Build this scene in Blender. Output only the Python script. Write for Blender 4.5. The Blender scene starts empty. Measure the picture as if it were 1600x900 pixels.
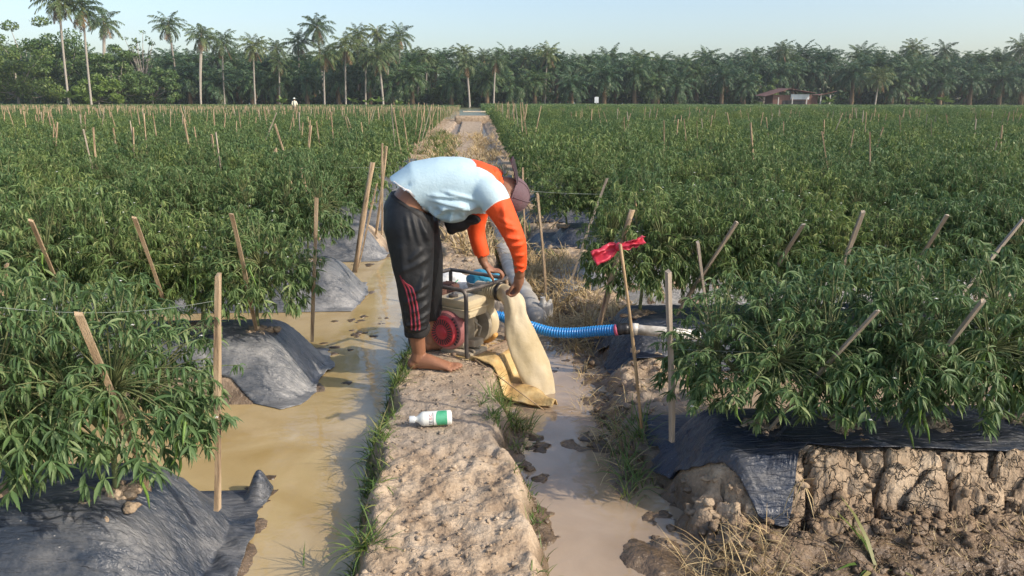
import bpy, bmesh, math, random
import numpy as np
from mathutils import Vector, Matrix, Quaternion
from mathutils.bvhtree import BVHTree
sc = bpy.context.scene
R = math.radians
# ------------------------------------------------------------------ camera
FPX, PIT, YAW, HC = 1200.0, math.atan(292/1200), R(-2.86), 1.55
cd = bpy.data.cameras.new('camera'); cam = bpy.data.objects.new('camera', cd); sc.collection.objects.link(cam)
cd.sensor_width = 36; cd.lens = 36*FPX/1600; cd.clip_start = .05; cd.clip_end = 5000
cam.location = (0, 0, HC); cam.rotation_euler = (R(90)-PIT, R(-0.15), YAW); sc.camera = cam
# ------------------------------------------------------------------ light
SUN_EL, SUN_AZ = R(35), R(118)          # azimuth clockwise from +Y (the way the path runs): from the right, a little behind
w = bpy.data.worlds.new('World'); sc.world = w; w.use_nodes = True
nt = w.node_tree; bg = nt.nodes['Background']
sky = nt.nodes.new('ShaderNodeTexSky'); sky.sky_type = 'NISHITA'; sky.sun_disc = False
sky.sun_elevation = SUN_EL; sky.sun_rotation = SUN_AZ; sky.air_density = .95; sky.dust_density = 2.15; sky.ozone_density = 1.0
nt.links.new(sky.outputs[0], bg.inputs[0]); bg.inputs[1].default_value = .15
ld = bpy.data.lights.new('sun', 'SUN'); ld.energy = 2.8; ld.angle = R(.55); ld.color = (1, .885, .73)
sun = bpy.data.objects.new('sun', ld); sc.collection.objects.link(sun)
sd = Vector((math.sin(SUN_AZ)*math.cos(SUN_EL), math.cos(SUN_AZ)*math.cos(SUN_EL), math.sin(SUN_EL)))
sun.rotation_euler = sd.to_track_quat('Z', 'Y').to_euler(); sun.location = (8, -2, 8)
sc.view_settings.view_transform = 'Standard'; sc.view_settings.look = 'None'
sc.view_settings.exposure = .58; sc.view_settings.gamma = 1; sc.view_settings.use_curve_mapping = False
sc.cycles.max_bounces = 6; sc.cycles.transparent_max_bounces = 8; sc.cycles.volume_bounces = 0
sc.cycles.use_denoising = True
# ------------------------------------------------------------------ helpers
_f = np.array([0, math.cos(PIT), -math.sin(PIT)]); _r = np.array([1., 0, 0]); _d = np.array([0, -math.sin(PIT), -math.cos(PIT)])
_R = np.array([[math.cos(YAW), -math.sin(YAW), 0], [math.sin(YAW), math.cos(YAW), 0], [0, 0, 1]])
def on_plane(u, v, y):
    q = _R @ (_f + _r*(u-800)/FPX + _d*(v-450)/FPX); p = q*(y/q[1]); return (float(p[0]), float(y), float(p[2]+HC))
def on_ground(u, v, z=0.):
    q = _R @ (_f + _r*(u-800)/FPX + _d*(v-450)/FPX); t = (z-HC)/q[2]; return (float(q[0]*t), float(q[1]*t), z)
def sm(a, b, x):
    t = np.clip((np.asarray(x, float)-a)/(b-a), 0, 1); return t*t*(3-2*t)
def _h(ix, iy, s):
    n = (ix.astype(np.int64)*374761393 + iy.astype(np.int64)*668265263 + s*1442695041) & 0x7fffffff
    n = ((n ^ (n >> 13))*1274126177) & 0x7fffffff; n = (n ^ (n >> 16)) & 0xffffff
    return n/float(0x1000000)
def vn(x, y, s=0):
    x = np.asarray(x, float); y = np.asarray(y, float)
    ix = np.floor(x); iy = np.floor(y); fx = x-ix; fy = y-iy; fx = fx*fx*(3-2*fx); fy = fy*fy*(3-2*fy)
    a = _h(ix, iy, s); b = _h(ix+1, iy, s); c = _h(ix, iy+1, s); d = _h(ix+1, iy+1, s)
    return (a*(1-fx)+b*fx)*(1-fy)+(c*(1-fx)+d*fx)*fy
def fbm(x, y, s=0, o=4):
    r = 0; a = .5; f = 1.
    for i in range(o):
        r = r+a*(vn(x*f+17.3*i, y*f-9.1*i, s+i)-.5); a *= .5; f *= 2.03
    return r*2
def worley(x, y, s=0):
    x = np.asarray(x, float); y = np.asarray(y, float); ix = np.floor(x); iy = np.floor(y)
    d1 = np.full(x.shape, 9.); d2 = np.full(x.shape, 9.)
    for dx in (-1, 0, 1):
        for dy in (-1, 0, 1):
            cx = ix+dx; cy = iy+dy
            d = np.hypot(cx+_h(cx, cy, s)-x, cy+_h(cx, cy, s+7)-y)
            d2 = np.where(d < d1, d1, np.minimum(d2, d)); d1 = np.minimum(d1, d)
    return d1, d2
def tag(o, label=None, cat=None, group=None, kind=None):
    if label: o['label'] = label
    if cat: o['category'] = cat
    if group: o['group'] = group
    if kind: o['kind'] = kind
    return o
def empty(name, loc, label, cat, group=None, rz=0):
    o = bpy.data.objects.new(name, None); sc.collection.objects.link(o); o.location = loc; o.rotation_euler = (0, 0, rz)
    o.empty_display_size = .1
    return tag(o, label, cat, group)
def link(name, me, parent=None):
    o = bpy.data.objects.new(name, me); sc.collection.objects.link(o)
    if parent is not None: o.parent = parent
    return o
def mkmesh(name, v, f, mats, smooth=True, mi=None):
    me = bpy.data.meshes.new(name)
    v = np.asarray(v, np.float32).reshape(-1, 3)
    if isinstance(f, np.ndarray):
        k = f.shape[1]; me.vertices.add(len(v)); me.vertices.foreach_set('co', v.ravel())
        me.loops.add(f.size); me.loops.foreach_set('vertex_index', f.astype(np.int32).ravel())
        me.polygons.add(len(f)); me.polygons.foreach_set('loop_start', np.arange(0, f.size, k, dtype=np.int32))
        me.polygons.foreach_set('loop_total', np.full(len(f), k, np.int32)); me.update(calc_edges=True)
    else:
        me.from_pydata(v.tolist(), [], f); me.update()
    for m in (mats if isinstance(mats, (list, tuple)) else [mats]): me.materials.append(m)
    if mi is not None: me.polygons.foreach_set('material_index', np.asarray(mi, np.int32))
    if smooth: me.polygons.foreach_set('use_smooth', np.ones(len(me.polygons), bool))
    me.validate(); return me
def grid_faces(nu, nv, wrap=False):
    i, j = np.meshgrid(np.arange(nu-1), np.arange(nv if wrap else nv-1), indexing='ij'); j2 = (j+1) % nv
    return np.stack([i*nv+j, (i+1)*nv+j, (i+1)*nv+j2, i*nv+j2], -1).reshape(-1, 4)
class MB:
    def __init__(s): s.v = []; s.f = []; s.m = []; s.mi = 0
    def add(s, v, f):
        n = len(s.v); s.v += [tuple(map(float, p)) for p in v]; s.f += [tuple(int(i)+n for i in q) for q in f]; s.m += [s.mi]*len(f)
    def box(s, c, d, rot=None, bev=0):
        bm = bmesh.new(); bmesh.ops.create_cube(bm, size=1)
        for v in bm.verts: v.co = Vector((v.co.x*d[0], v.co.y*d[1], v.co.z*d[2]))
        if bev: bmesh.ops.bevel(bm, geom=bm.edges[:], offset=bev, segments=2, affect='EDGES', profile=.6)
        M = (rot if rot is not None else Matrix()).to_4x4(); bm.verts.index_update()
        s.add([(M @ v.co)+Vector(c) for v in bm.verts], [[v.index for v in f.verts] for f in bm.faces]); bm.free()
    def tube(s, pts, r, n=8, caps=True, flat=None):
        pts = [Vector(p) for p in pts]; rs = r if isinstance(r, (list, tuple, np.ndarray)) else [r]*len(pts)
        V = []; up = Vector((0, 0, 1)); prev = None
        for i, p in enumerate(pts):
            t = (pts[min(i+1, len(pts)-1)]-pts[max(i-1, 0)]).normalized()
            if prev is None:
                a = t.cross(up)
                if a.length < .1: a = t.cross(Vector((1, 0, 0)))
            else: a = prev-t*prev.dot(t)
            a.normalize(); b = t.cross(a); prev = a
            ra, rb = rs[i] if isinstance(rs[i], (tuple, list)) else (rs[i], rs[i])
            for k in range(n):
                q = 2*math.pi*k/n; V.append(p+a*math.cos(q)*ra+b*math.sin(q)*rb)
        F = [tuple(x) for x in grid_faces(len(pts), n, True)]
        if caps: F += [tuple(range(n)), tuple(reversed(range((len(pts)-1)*n, len(pts)*n)))]
        s.add(V, F)
    def lathe(s, c, axis, prof, n=24):
        t = Vector(axis).normalized(); a = t.orthogonal().normalized(); b = t.cross(a); V = []
        for h, r in prof:
            for k in range(n):
                q = 2*math.pi*k/n; V.append(Vector(c)+t*h+a*math.cos(q)*r+b*math.sin(q)*r)
        F = [tuple(x) for x in grid_faces(len(prof), n, True)]
        F += [tuple(range(n)), tuple(reversed(range((len(prof)-1)*n, len(prof)*n)))]
        s.add(V, F)
    def ell(s, c, r, rot=None, n=16):
        V = []; M = rot if rot is not None else Matrix.Identity(3)
        for i in range(n//2+1):
            t = math.pi*i/(n//2)
            for k in range(n):
                q = 2*math.pi*k/n
                V.append(Vector(c)+M @ Vector((r[0]*math.sin(t)*math.cos(q), r[1]*math.sin(t)*math.sin(q), r[2]*math.cos(t))))
        s.add(V, [tuple(x) for x in grid_faces(n//2+1, n, True)])
    def build(s, name, mats, parent=None, smooth=True, auto=None):
        me = mkmesh(name, s.v, s.f, mats, smooth, s.m)
        bm = bmesh.new(); bm.from_mesh(me); bmesh.ops.remove_doubles(bm, verts=bm.verts, dist=1e-5)
        bmesh.ops.recalc_face_normals(bm, faces=bm.faces)
        if auto:
            for e in bm.edges:
                if len(e.link_faces) == 2 and e.calc_face_angle(0) > R(auto): e.smooth = False
        bm.to_mesh(me); bm.free(); return link(name, me, parent)
def crv(pts, n=10):
    P = [Vector(p) for p in pts]; P = [P[0]*2-P[1]]+P+[P[-1]*2-P[-2]]; out = []
    for i in range(1, len(P)-2):
        for k in range(n):
            t = k/n; a, b, c, d = P[i-1], P[i], P[i+1], P[i+2]
            out.append(.5*((2*b)+(c-a)*t+(2*a-5*b+4*c-d)*t*t+(3*b-a-3*c+d)*t*t*t))
    out.append(P[-2]); return out
# ------------------------------------------------------------------ materials
def mat(name, stops, scale=5., rough=.8, bump=0., bscale=None, coord='Object', detail=6, stretch=(1, 1, 1), spec=.5, metal=0, trans=0, sub=None, island=0., island_stops=None, dist=.0, objvar=0):
    m = bpy.data.materials.new(name); m.use_nodes = True; N = m.node_tree.nodes; L = m.node_tree.links
    p = N['Principled BSDF']; p.inputs['Roughness'].default_value = rough; p.inputs['Metallic'].default_value = metal
    p.inputs['Specular IOR Level'].default_value = spec
    tc = N.new('ShaderNodeTexCoord'); mp = N.new('ShaderNodeMapping'); mp.inputs['Scale'].default_value = stretch
    if coord == 'Position':
        g = N.new('ShaderNodeNewGeometry'); L.new(g.outputs['Position'], mp.inputs[0])
    else: L.new(tc.outputs[coord], mp.inputs[0])
    nz = N.new('ShaderNodeTexNoise'); nz.inputs['Scale'].default_value = scale; nz.inputs['Detail'].default_value = detail
    nz.inputs['Distortion'].default_value = dist
    L.new(mp.outputs[0], nz.inputs[0]); cr = N.new('ShaderNodeValToRGB'); L.new(nz.outputs[0], cr.inputs[0])
    e = cr.color_ramp.elements
    while len(e) < len(stops): e.new(.5)
    for k, (t, c) in enumerate(stops): e[k].position = t; e[k].color = (*c, 1)
    col = cr.outputs[0]
    if island_stops:
        g = N.new('ShaderNodeNewGeometry'); c2 = N.new('ShaderNodeValToRGB'); L.new(g.outputs['Random Per Island'], c2.inputs[0]); e = c2.color_ramp.elements
        while len(e) < len(island_stops): e.new(.5)
        for k, (t, c) in enumerate(island_stops): e[k].position = t; e[k].color = (*c, 1)
        mx = N.new('ShaderNodeMix'); mx.data_type = 'RGBA'; mx.inputs[0].default_value = island
        L.new(col, mx.inputs[6]); L.new(c2.outputs[0], mx.inputs[7]); col = mx.outputs[2]
    if objvar:
        oi = N.new('ShaderNodeObjectInfo'); c3 = N.new('ShaderNodeValToRGB'); L.new(oi.outputs['Random'], c3.inputs[0]); e = c3.color_ramp.elements; e.new(.5)
        e[0].position = 0; e[0].color = (.72, .80, .85, 1); e[1].position = .5; e[1].color = (1, 1, 1, 1); e[2].position = 1; e[2].color = (1.35, 1.18, .95, 1)
        mv = N.new('ShaderNodeMix'); mv.data_type = 'RGBA'; mv.blend_type = 'MULTIPLY'; mv.inputs[0].default_value = 1; L.new(col, mv.inputs[6]); L.new(c3.outputs[0], mv.inputs[7]); col = mv.outputs[2]
    L.new(col, p.inputs['Base Color'])
    if bump:
        n2 = N.new('ShaderNodeTexNoise'); n2.inputs['Scale'].default_value = bscale or scale*4; n2.inputs['Detail'].default_value = 5
        L.new(mp.outputs[0], n2.inputs[0]); b = N.new('ShaderNodeBump'); b.inputs['Strength'].default_value = 1; b.inputs['Distance'].default_value = bump
        L.new(n2.outputs[0], b.inputs['Height']); L.new(b.outputs[0], p.inputs['Normal'])
    if trans:
        t = N.new('ShaderNodeBsdfTranslucent'); ms = N.new('ShaderNodeMixShader'); ms.inputs[0].default_value = trans
        L.new(col, t.inputs[0]); L.new(p.outputs[0], ms.inputs[1]); L.new(t.outputs[0], ms.inputs[2]); L.new(ms.outputs[0], N['Material Output'].inputs[0])
    m['p'] = 1
    return m
def c1(c, k=.15): return [(.3, tuple(x*(1-k) for x in c)), (.7, tuple(min(1, x*(1+k)) for x in c))]
LEAF_I = [(0, (.055, .11, .036)), (.45, (.11, .195, .06)), (.8, (.22, .31, .115)), (.97, (.38, .43, .18))]
M = {}
M['leaf'] = mat('chilli_leaf', [(.3, (.09, .16, .058)), (.7, (.165, .245, .10))], 3, .5, objvar=1, coord='Object', island=.6, island_stops=LEAF_I, trans=.32, spec=.38)
M['stem'] = mat('green_stem', [(.3, (.1, .14, .05)), (.7, (.2, .2, .09))], 20, .7)
M['pod'] = mat('chilli_pod', [(.3, (.09, .17, .03)), (.7, (.14, .24, .05))], 5, .25)
M['petal'] = mat('petal', c1((.75, .75, .7)), 5, .6)
M['wood'] = mat('split_wood', [(.3, (.14, .09, .055)), (.5, (.40, .29, .18)), (.72, (.56, .44, .3))], 5, .85, .004, 60, stretch=(9, 9, .9), detail=9)
M['wood_grey'] = mat('weathered_wood', [(.25, (.2, .16, .12)), (.5, (.36, .3, .23)), (.75, (.5, .43, .34))], 6, .85, .002, 60, stretch=(6, 6, .6))
M['bamboo'] = mat('thin_cane', [(.3, (.3, .19, .1)), (.7, (.5, .36, .2))], 8, .6)
M['twine'] = mat('twine', c1((.3, .34, .3)), 5, .8)
M['grass'] = mat('grass_blade', [(.3, (.06, .12, .02)), (.7, (.14, .2, .04))], 4, .5, island=.6, island_stops=[(0, (.05, .11, .02)), (.6, (.12, .2, .04)), (.85, (.26, .27, .08)), (1, (.4, .32, .15))], trans=.25)
M['straw'] = mat('dry_straw', [(.3, (.4, .29, .14)), (.7, (.6, .46, .25))], 4, .7, island=.6, island_stops=[(0, (.2, .13, .06)), (.5, (.5, .37, .18)), (1, (.7, .57, .32))], trans=.15)
M['palm'] = mat('palm_frond', [(.3, (.07, .12, .045)), (.7, (.12, .18, .06))], .3, .5, objvar=1, island=.5, island_stops=[(0, (.06, .11, .04)), (.7, (.12, .17, .06)), (1, (.26, .25, .11))], trans=.2)
M['oil'] = mat('oil_palm_frond', [(.3, (.035, .09, .035)), (.7, (.07, .14, .05))], .3, .5, objvar=1, island=.5, island_stops=[(0, (.035, .085, .035)), (.75, (.085, .155, .06)), (1, (.22, .24, .09))], trans=.2)
M['deadfrond'] = mat('dead_frond', [(.3, (.16, .1, .05)), (.7, (.3, .2, .1))], .5, .8, trans=.2)
M['bark'] = mat('palm_bark', [(.3, (.24, .21, .18)), (.7, (.42, .38, .32))], 1.2, .9, .02, 5, stretch=(1, 1, .35))
M['oilbark'] = mat('oil_palm_bark', [(.3, (.07, .055, .035)), (.7, (.2, .14, .08))], 2.5, .95, .06, 6)
M['treeleaf'] = mat('tree_leaf', [(.3, (.05, .11, .03)), (.7, (.12, .19, .05))], .2, .5, objvar=1, island=.55, island_stops=[(0, (.05, .1, .025)), (.7, (.12, .2, .045)), (1, (.27, .33, .09))], trans=.22)
M['brightleaf'] = mat('bright_leaf', [(.3, (.1, .18, .03)), (.7, (.2, .28, .06))], .5, .45, trans=.3)
HAZE = .00032
# ------------------------------------------------------------------ terrain
def LY(k): return 2.40+1.87*k
def RY(k): return 2.80+1.70*k
def bedprof(y, y0, sp, hw):
    k = np.maximum(np.round((y-y0)/sp), 0); d = np.abs(y-(y0+k*sp)); return 1-sm(hw-.26, hw+.12, d)
def xl(y): return np.interp(y, [0, 2, 3.3, 4, 7, 19, 31, 55], [-.40, -.40, -.42, -.39, -.34, -.54, -.61, -.75])
def xr(y): return np.interp(y, [0, 2, 2.5, 3.2, 3.7, 4.2, 6.2, 19, 31, 55], [.19, .19, .19, .13, .12, .24, .16, .17, .35, .65])
def xre(y): return np.interp(y, [0, 2.2, 2.7, 3.1, 3.3, 3.7, 4.2, 4.8, 6, 9], [.62, .60, .66, .62, .50, .62, .72, .64, .52, .5])
def r0(x): return np.interp(x, [.74, .80, .87, .95, 1.0, 1.05, 1.09, 1.14, 1.20, 1.26, 1.4, 2, 3], [2.92, 2.78, 2.65, 2.52, 2.44, 2.36, 2.37, 2.46, 2.58, 2.64, 2.59, 2.55, 2.53])
def l0(x): return np.interp(x, [-3, -1.3, -1.0, -.8], [1.75, 1.75, 1.75, 1.85])
def l1(x): return np.interp(x, [-4, -1.6, -1.3, -1.0, -.85], [3.95, 3.93, 3.93, 3.74, 3.86])
def terr0(x, y, wf=1.):
    x = np.asarray(x, float); y = np.asarray(y, float)
    wob = wf*.085*fbm(x*.3+y*1.9, y*2.6, 3, 4)
    far = sm(58, 64, y)
    L = (1-sm(-1.20, -.81, x+wob*.8))**.8*bedprof(y, 2.40, 1.87, .42)*.35
    b = sm(-.07, .045, x-xl(y)+wob)*(1-sm(-.05, .09, x-xr(y)+wob))
    bh = np.interp(y, [0, 3, 4.5, 8, 20, 50], [.215, .225, .245, .25, .26, .32])
    rb = sm(-.03, .24, x-xre(y)+wob*1.4)
    rbk = rb*(1-sm(1.05, 1.35, x))*.20
    Rb = sm(.66, 1.0, x+wob*.6)*bedprof(y, 2.80, 1.70, .42)*.35
    front = sm(.62, .95, x)*(.10+.07*sm(1.9, 2.35, y))
    nearface = sm(.8, 1.0, x)*(1-sm(2.36, 2.60, y))
    tn = fbm(x*6+3, y*5, 91, 3)
    toe = (1-sm(.06, .20+.08*tn, x-xr(y)))*sm(-.1, 0, x-xr(y))*(.080+.03*tn)
    toe2 = (1-sm(.02, .10+.05*tn, xl(y)-x))*sm(-.1, 0, xl(y)-x)*(.066+.03*tn)
    toe3 = sm(-.27+.08*tn, -.06, x-xre(y))*(.078+.03*tn)*(1-sm(1.2, 1.5, x))
    toe4 = (1-sm(.03, .17+.06*tn, x+.84))*bedprof(y, 2.40, 1.87, .46)*(.08+.03*tn)
    z = -.075+np.maximum.reduce([L, b*bh, toe, toe2, np.where(y < 2.0, 0, toe3), toe4, np.where(y < 2.46, 0, rbk), np.where(y < 2.8, .35*sm(.62, .98, x+wob*.6)*np.clip((y-2.34-.25*(1-sm(.72, 1.0, x)))/.2, 0, 1), Rb)])
    z = np.maximum(z, np.where(y < 2.5, -.075+front+0*x, -1))
    lf = sm(8.6, 11, y)*(1-sm(.1, .3, x))*sm(-2.0, -1.6, x)*.17
    rf = sm(5.2, 6.2, y)*sm(.15, .3, x)*(1-sm(1.0, 1.3, x))*.115
    z = np.maximum(z, np.maximum(-.075+lf, -.075+rf))
    return z*(1-far)+far*.05
def terr(x, y):
    x = np.asarray(x, float); y = np.asarray(y, float); z = terr0(x, y)
    nr = 1-sm(9, 20, y)
    onb = sm(xl(y)-.02, xl(y)+.06, x)*(1-sm(xr(y)-.03, xr(y)+.04, x))
    rough = .4+.6*sm(3.3, 3.0, -(-y)) if False else (1-.72*sm(2.92, 3.15, y)*(1-sm(4.3, 5.2, y)))
    wob = fbm(x*5, y*5, 40, 2)*.25
    d1, d2 = worley(x*17+wob*4, y*15+wob*4, 11); e1, e2 = worley(x*34, y*30, 15)
    lump = (.42-np.minimum(d1, .7))*.02+(.4-np.minimum(e1, .7))*.014+.022*fbm(x*13, y*9, 44, 4)
    z = z+onb*rough*nr*lump*sm(-.5, .4, fbm(x*3.2, y*2.6, 21, 2)+.25)
    pits = np.minimum(0, fbm(x*9, y*7, 25, 2)+.18)*.04
    z = z+onb*rough*nr*pits
    # ruts across the path further back
    rut = sm(8, 10, y)*onb*(1-sm(26, 40, y)); z = z+rut*.03*np.abs(np.sin(y*3.3+x*1.5+fbm(x, y, 5, 2)*2))**.5*sm(-.2, .3, x-xl(y)-.3)
    # mud banks
    wet = (1-onb)*nr*(1-sm(.02, .14, np.abs(z-.02)))
    z = z+wet*.026*fbm(x*8, y*8, 31, 4)
    rbz = sm(-.06, .05, x-xre(y))*nr*(1-sm(2.5, 3.2, x))*(1-.5*(y < 2.4)); c1_, c2_ = worley(x*11, y*10, 51)
    z = z+rbz*((.45-np.minimum(c1_, .8))*.04+.03*fbm(x*14, y*14, 53, 3))*(1-bedprof(y, 2.8, 1.7, .34)*sm(.9, 1.1, x)*.7)
    # cracked clods on the near face of the first right-hand bed
    ff = sm(2.33, 2.38, y)*(1-sm(2.62, 2.70, y))*sm(.80, .95, x)
    q = fbm(x*6, y*6, 61, 2)*.6
    g1, g2 = worley(x*5.6+q, y*11+q, 62); h1, h2 = worley(x*16+q*2.5, y*24+q*2, 66)
    z = z+ff*(.022*(1-g1**2)-.12*(1-sm(.02, .16, g2-g1))-.04*(1-sm(0, .10, h2-h1))*sm(.25, .5, vn(x*5, y*5, 88))+.012*fbm(x*30, y*30, 69, 4))
    z = z+nr*.007*fbm(x*38, y*38, 77, 3)+.02*nr*fbm(x*1.3, y*1.3, 2, 2)
    um = np.maximum.reduce([sm(-.02, .03, y-r0(x))*(y < RY(0)+.46)*sm(.72, .80, x), sm(.0, .05, -x-.86)*(y > l0(x))*(y < LY(0)+.5), sm(.0, .05, -x-.9)*sm(-.02, .03, y-l1(x))*(y < LY(1)+.46)])
    return z*(1-um)+um*(terr0(x, y, .25)-.012)
def axis(parts):
    a = []
    for s, e, d in parts: a += list(np.arange(s, e, d))
    return np.array(a)
xs = np.concatenate([[-900, -400, -150, -80, -45, -28, -18, -12], axis([(-9, -3, .25), (-3, -1.2, .05), (-1.2, 1.2, .0115), (1.2, 2.4, .0095), (2.4, 4, .04), (4, 9, .25)]), [9, 12, 18, 28, 45, 80, 150, 400, 900]])
ys = [-30., -5., .5, 1.3]; y = 1.6
while y < 62:
    ys.append(y); y += (.0085 if 2.3 < y < 2.8 else .0118) if y < 3.6 else .0043*y*(1 if y < 14 else 2)
ys = np.array(ys+[64, 70, 90, 130, 180, 300, 600, 1500])
XX, YY = np.meshgrid(xs, ys); ZZ = terr(XX, YY)
ZZ[:3] = 0.02
M['soil'] = bpy.data.materials.new('soil')
def soil_mat(m):
    m.use_nodes = True; N = m.node_tree.nodes; L = m.node_tree.links; p = N['Principled BSDF']
    g = N.new('ShaderNodeNewGeometry'); sx = N.new('ShaderNodeSeparateXYZ'); L.new(g.outputs['Position'], sx.inputs[0])
    def noise(s, d=6, dist=0):
        n = N.new('ShaderNodeTexNoise'); n.inputs['Scale'].default_value = s; n.inputs['Detail'].default_value = d; n.inputs['Distortion'].default_value = dist
        L.new(g.outputs['Position'], n.inputs[0]); return n.outputs[0]
    def ramp(src, st):
        r = N.new('ShaderNodeValToRGB'); L.new(src, r.inputs[0]); e = r.color_ramp.elements
        while len(e) < len(st): e.new(.5)
        for k, (t, c) in enumerate(st): e[k].position = t; e[k].color = (*c, 1)
        return r.outputs[0]
    def mix(f, a, b, bt='MIX'):
        x = N.new('ShaderNodeMix'); x.data_type = 'RGBA'; x.blend_type = bt
        if isinstance(f, float): x.inputs[0].default_value = f
        else: L.new(f, x.inputs[0])
        L.new(a, x.inputs[6]); L.new(b, x.inputs[7]); return x.outputs[2]
    def math_(op, a, b=None, c=None):
        x = N.new('ShaderNodeMath'); x.operation = op
        for i, q in enumerate((a, b, c)):
            if q is None: continue
            if isinstance(q, (int, float)): x.inputs[i].default_value = q
            else: L.new(q, x.inputs[i])
        return x.outputs[0]
    dry = ramp(noise(7, 8, .4), [(.28, (.25, .18, .12)), (.48, (.42, .32, .22)), (.66, (.52, .415, .30)), (.85, (.60, .50, .38))])
    fine = ramp(noise(70, 5), [(.3, (.62, .6, .58)), (.6, (1, 1, 1))]); dry = mix(.8, dry, fine, 'MULTIPLY')
    straw = ramp(noise(160, 3), [(.35, (.06, .035, .02)), (.55, (.2, .125, .07)), (.75, (.4, .29, .17))])
    # greyer, darker band across the ground in front of the pump, and straw litter on the ground at the right front
    nx = noise(2.2, 4)
    damp = ramp(noise(9, 6), [(.3, (.10, .07, .045)), (.7, (.2, .145, .095))])
    greyb = ramp(noise(14, 6), [(.3, (.24, .19, .14)), (.7, (.40, .33, .26))])
    zz = math_('ADD', sx.outputs[2], math_('MULTIPLY', math_('SUBTRACT', nx, .5), .16))
    mr = N.new('ShaderNodeMapRange'); L.new(zz, mr.inputs[0]); mr.inputs[1].default_value = .055; mr.inputs[2].default_value = .135; wet_shade = mr.outputs[0]  # wet soil; zone raised up the banks to paint in their shade too
    a = N.new('ShaderNodeMapRange'); a.interpolation_type = 'SMOOTHSTEP'; L.new(math_('ADD', sx.outputs[1], math_('MULTIPLY', nx, .25)), a.inputs[0]); a.inputs[1].default_value = 2.98; a.inputs[2].default_value = 3.2
    b = N.new('ShaderNodeMapRange'); b.interpolation_type = 'SMOOTHSTEP'; L.new(sx.outputs[1], b.inputs[0]); b.inputs[1].default_value = 3.9; b.inputs[2].default_value = 3.45
    band = math_('MULTIPLY', math_('MULTIPLY', a.outputs[0], b.outputs[0]), .8)
    dry = mix(band, dry, greyb)
    sf = N.new('ShaderNodeMapRange'); L.new(math_('ADD', sx.outputs[1], math_('MULTIPLY', nx, .1)), sf.inputs[0]); sf.inputs[1].default_value = 2.53; sf.inputs[2].default_value = 2.47
    sg = N.new('ShaderNodeMapRange'); L.new(sx.outputs[0], sg.inputs[0]); sg.inputs[1].default_value = .7; sg.inputs[2].default_value = .95
    dry = mix(math_('MULTIPLY', math_('MULTIPLY', sf.outputs[0], sg.outputs[0]), .75), dry, straw)
    fl = N.new('ShaderNodeMapRange'); L.new(sx.outputs[1], fl.inputs[0]); fl.inputs[1].default_value = 55; fl.inputs[2].default_value = 70
    fg = ramp(noise(.6, 5), [(.3, (.10, .13, .05)), (.7, (.22, .2, .1))])
    col = mix(fl.outputs[0], mix(wet_shade, damp, dry), fg)
    L.new(col, p.inputs['Base Color'])
    rr = N.new('ShaderNodeMapRange'); L.new(wet_shade, rr.inputs[0]); rr.inputs[3].default_value = .28; rr.inputs[4].default_value = .93; L.new(rr.outputs[0], p.inputs['Roughness'])
    bp = N.new('ShaderNodeBump'); bp.inputs['Distance'].default_value = .006; L.new(noise(90, 6), bp.inputs['Height'])
    b2 = N.new('ShaderNodeBump'); b2.inputs['Distance'].default_value = .012; L.new(noise(28, 6, .3), b2.inputs['Height']); L.new(bp.outputs[0], b2.inputs['Normal'])
    # fine shrinkage cracks of the dry clay on the right-hand beds
    vd = N.new('ShaderNodeTexVoronoi'); vd.feature = 'DISTANCE_TO_EDGE'; vd.inputs['Scale'].default_value = 9
    wn = N.new('ShaderNodeTexNoise'); wn.inputs['Scale'].default_value = 9; wn.inputs['Detail'].default_value = 4; L.new(g.outputs['Position'], wn.inputs[0])
    wv = N.new('ShaderNodeVectorMath'); wv.operation = 'MULTIPLY_ADD'; L.new(wn.outputs[1], wv.inputs[0]); wv.inputs[1].default_value = (.3, .3, .3); L.new(g.outputs['Position'], wv.inputs[2]); L.new(wv.outputs[0], vd.inputs[0])
    ce = N.new('ShaderNodeMapRange'); L.new(vd.outputs['Distance'], ce.inputs[0]); ce.inputs[1].default_value = .0; ce.inputs[2].default_value = .055
    cm = N.new('ShaderNodeMapRange'); L.new(sx.outputs[0], cm.inputs[0]); cm.inputs[1].default_value = .8; cm.inputs[2].default_value = 1.1
    b3 = N.new('ShaderNodeBump'); b3.inputs['Distance'].default_value = .013; L.new(cm.outputs[0], b3.inputs['Strength']); L.new(ce.outputs[0], b3.inputs['Height']); L.new(b2.outputs[0], b3.inputs['Normal'])
    L.new(b3.outputs[0], p.inputs['Normal'])
soil_mat(M['soil'])
g = link('ground', mkmesh('ground', np.stack([XX, YY, ZZ], -1).reshape(-1, 3), grid_faces(len(ys), len(xs)), M['soil'])); tag(g, kind='structure')
# flip so normals point up
g.data.flip_normals() if g.data.polygons[100].normal.z < 0 else None
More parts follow.
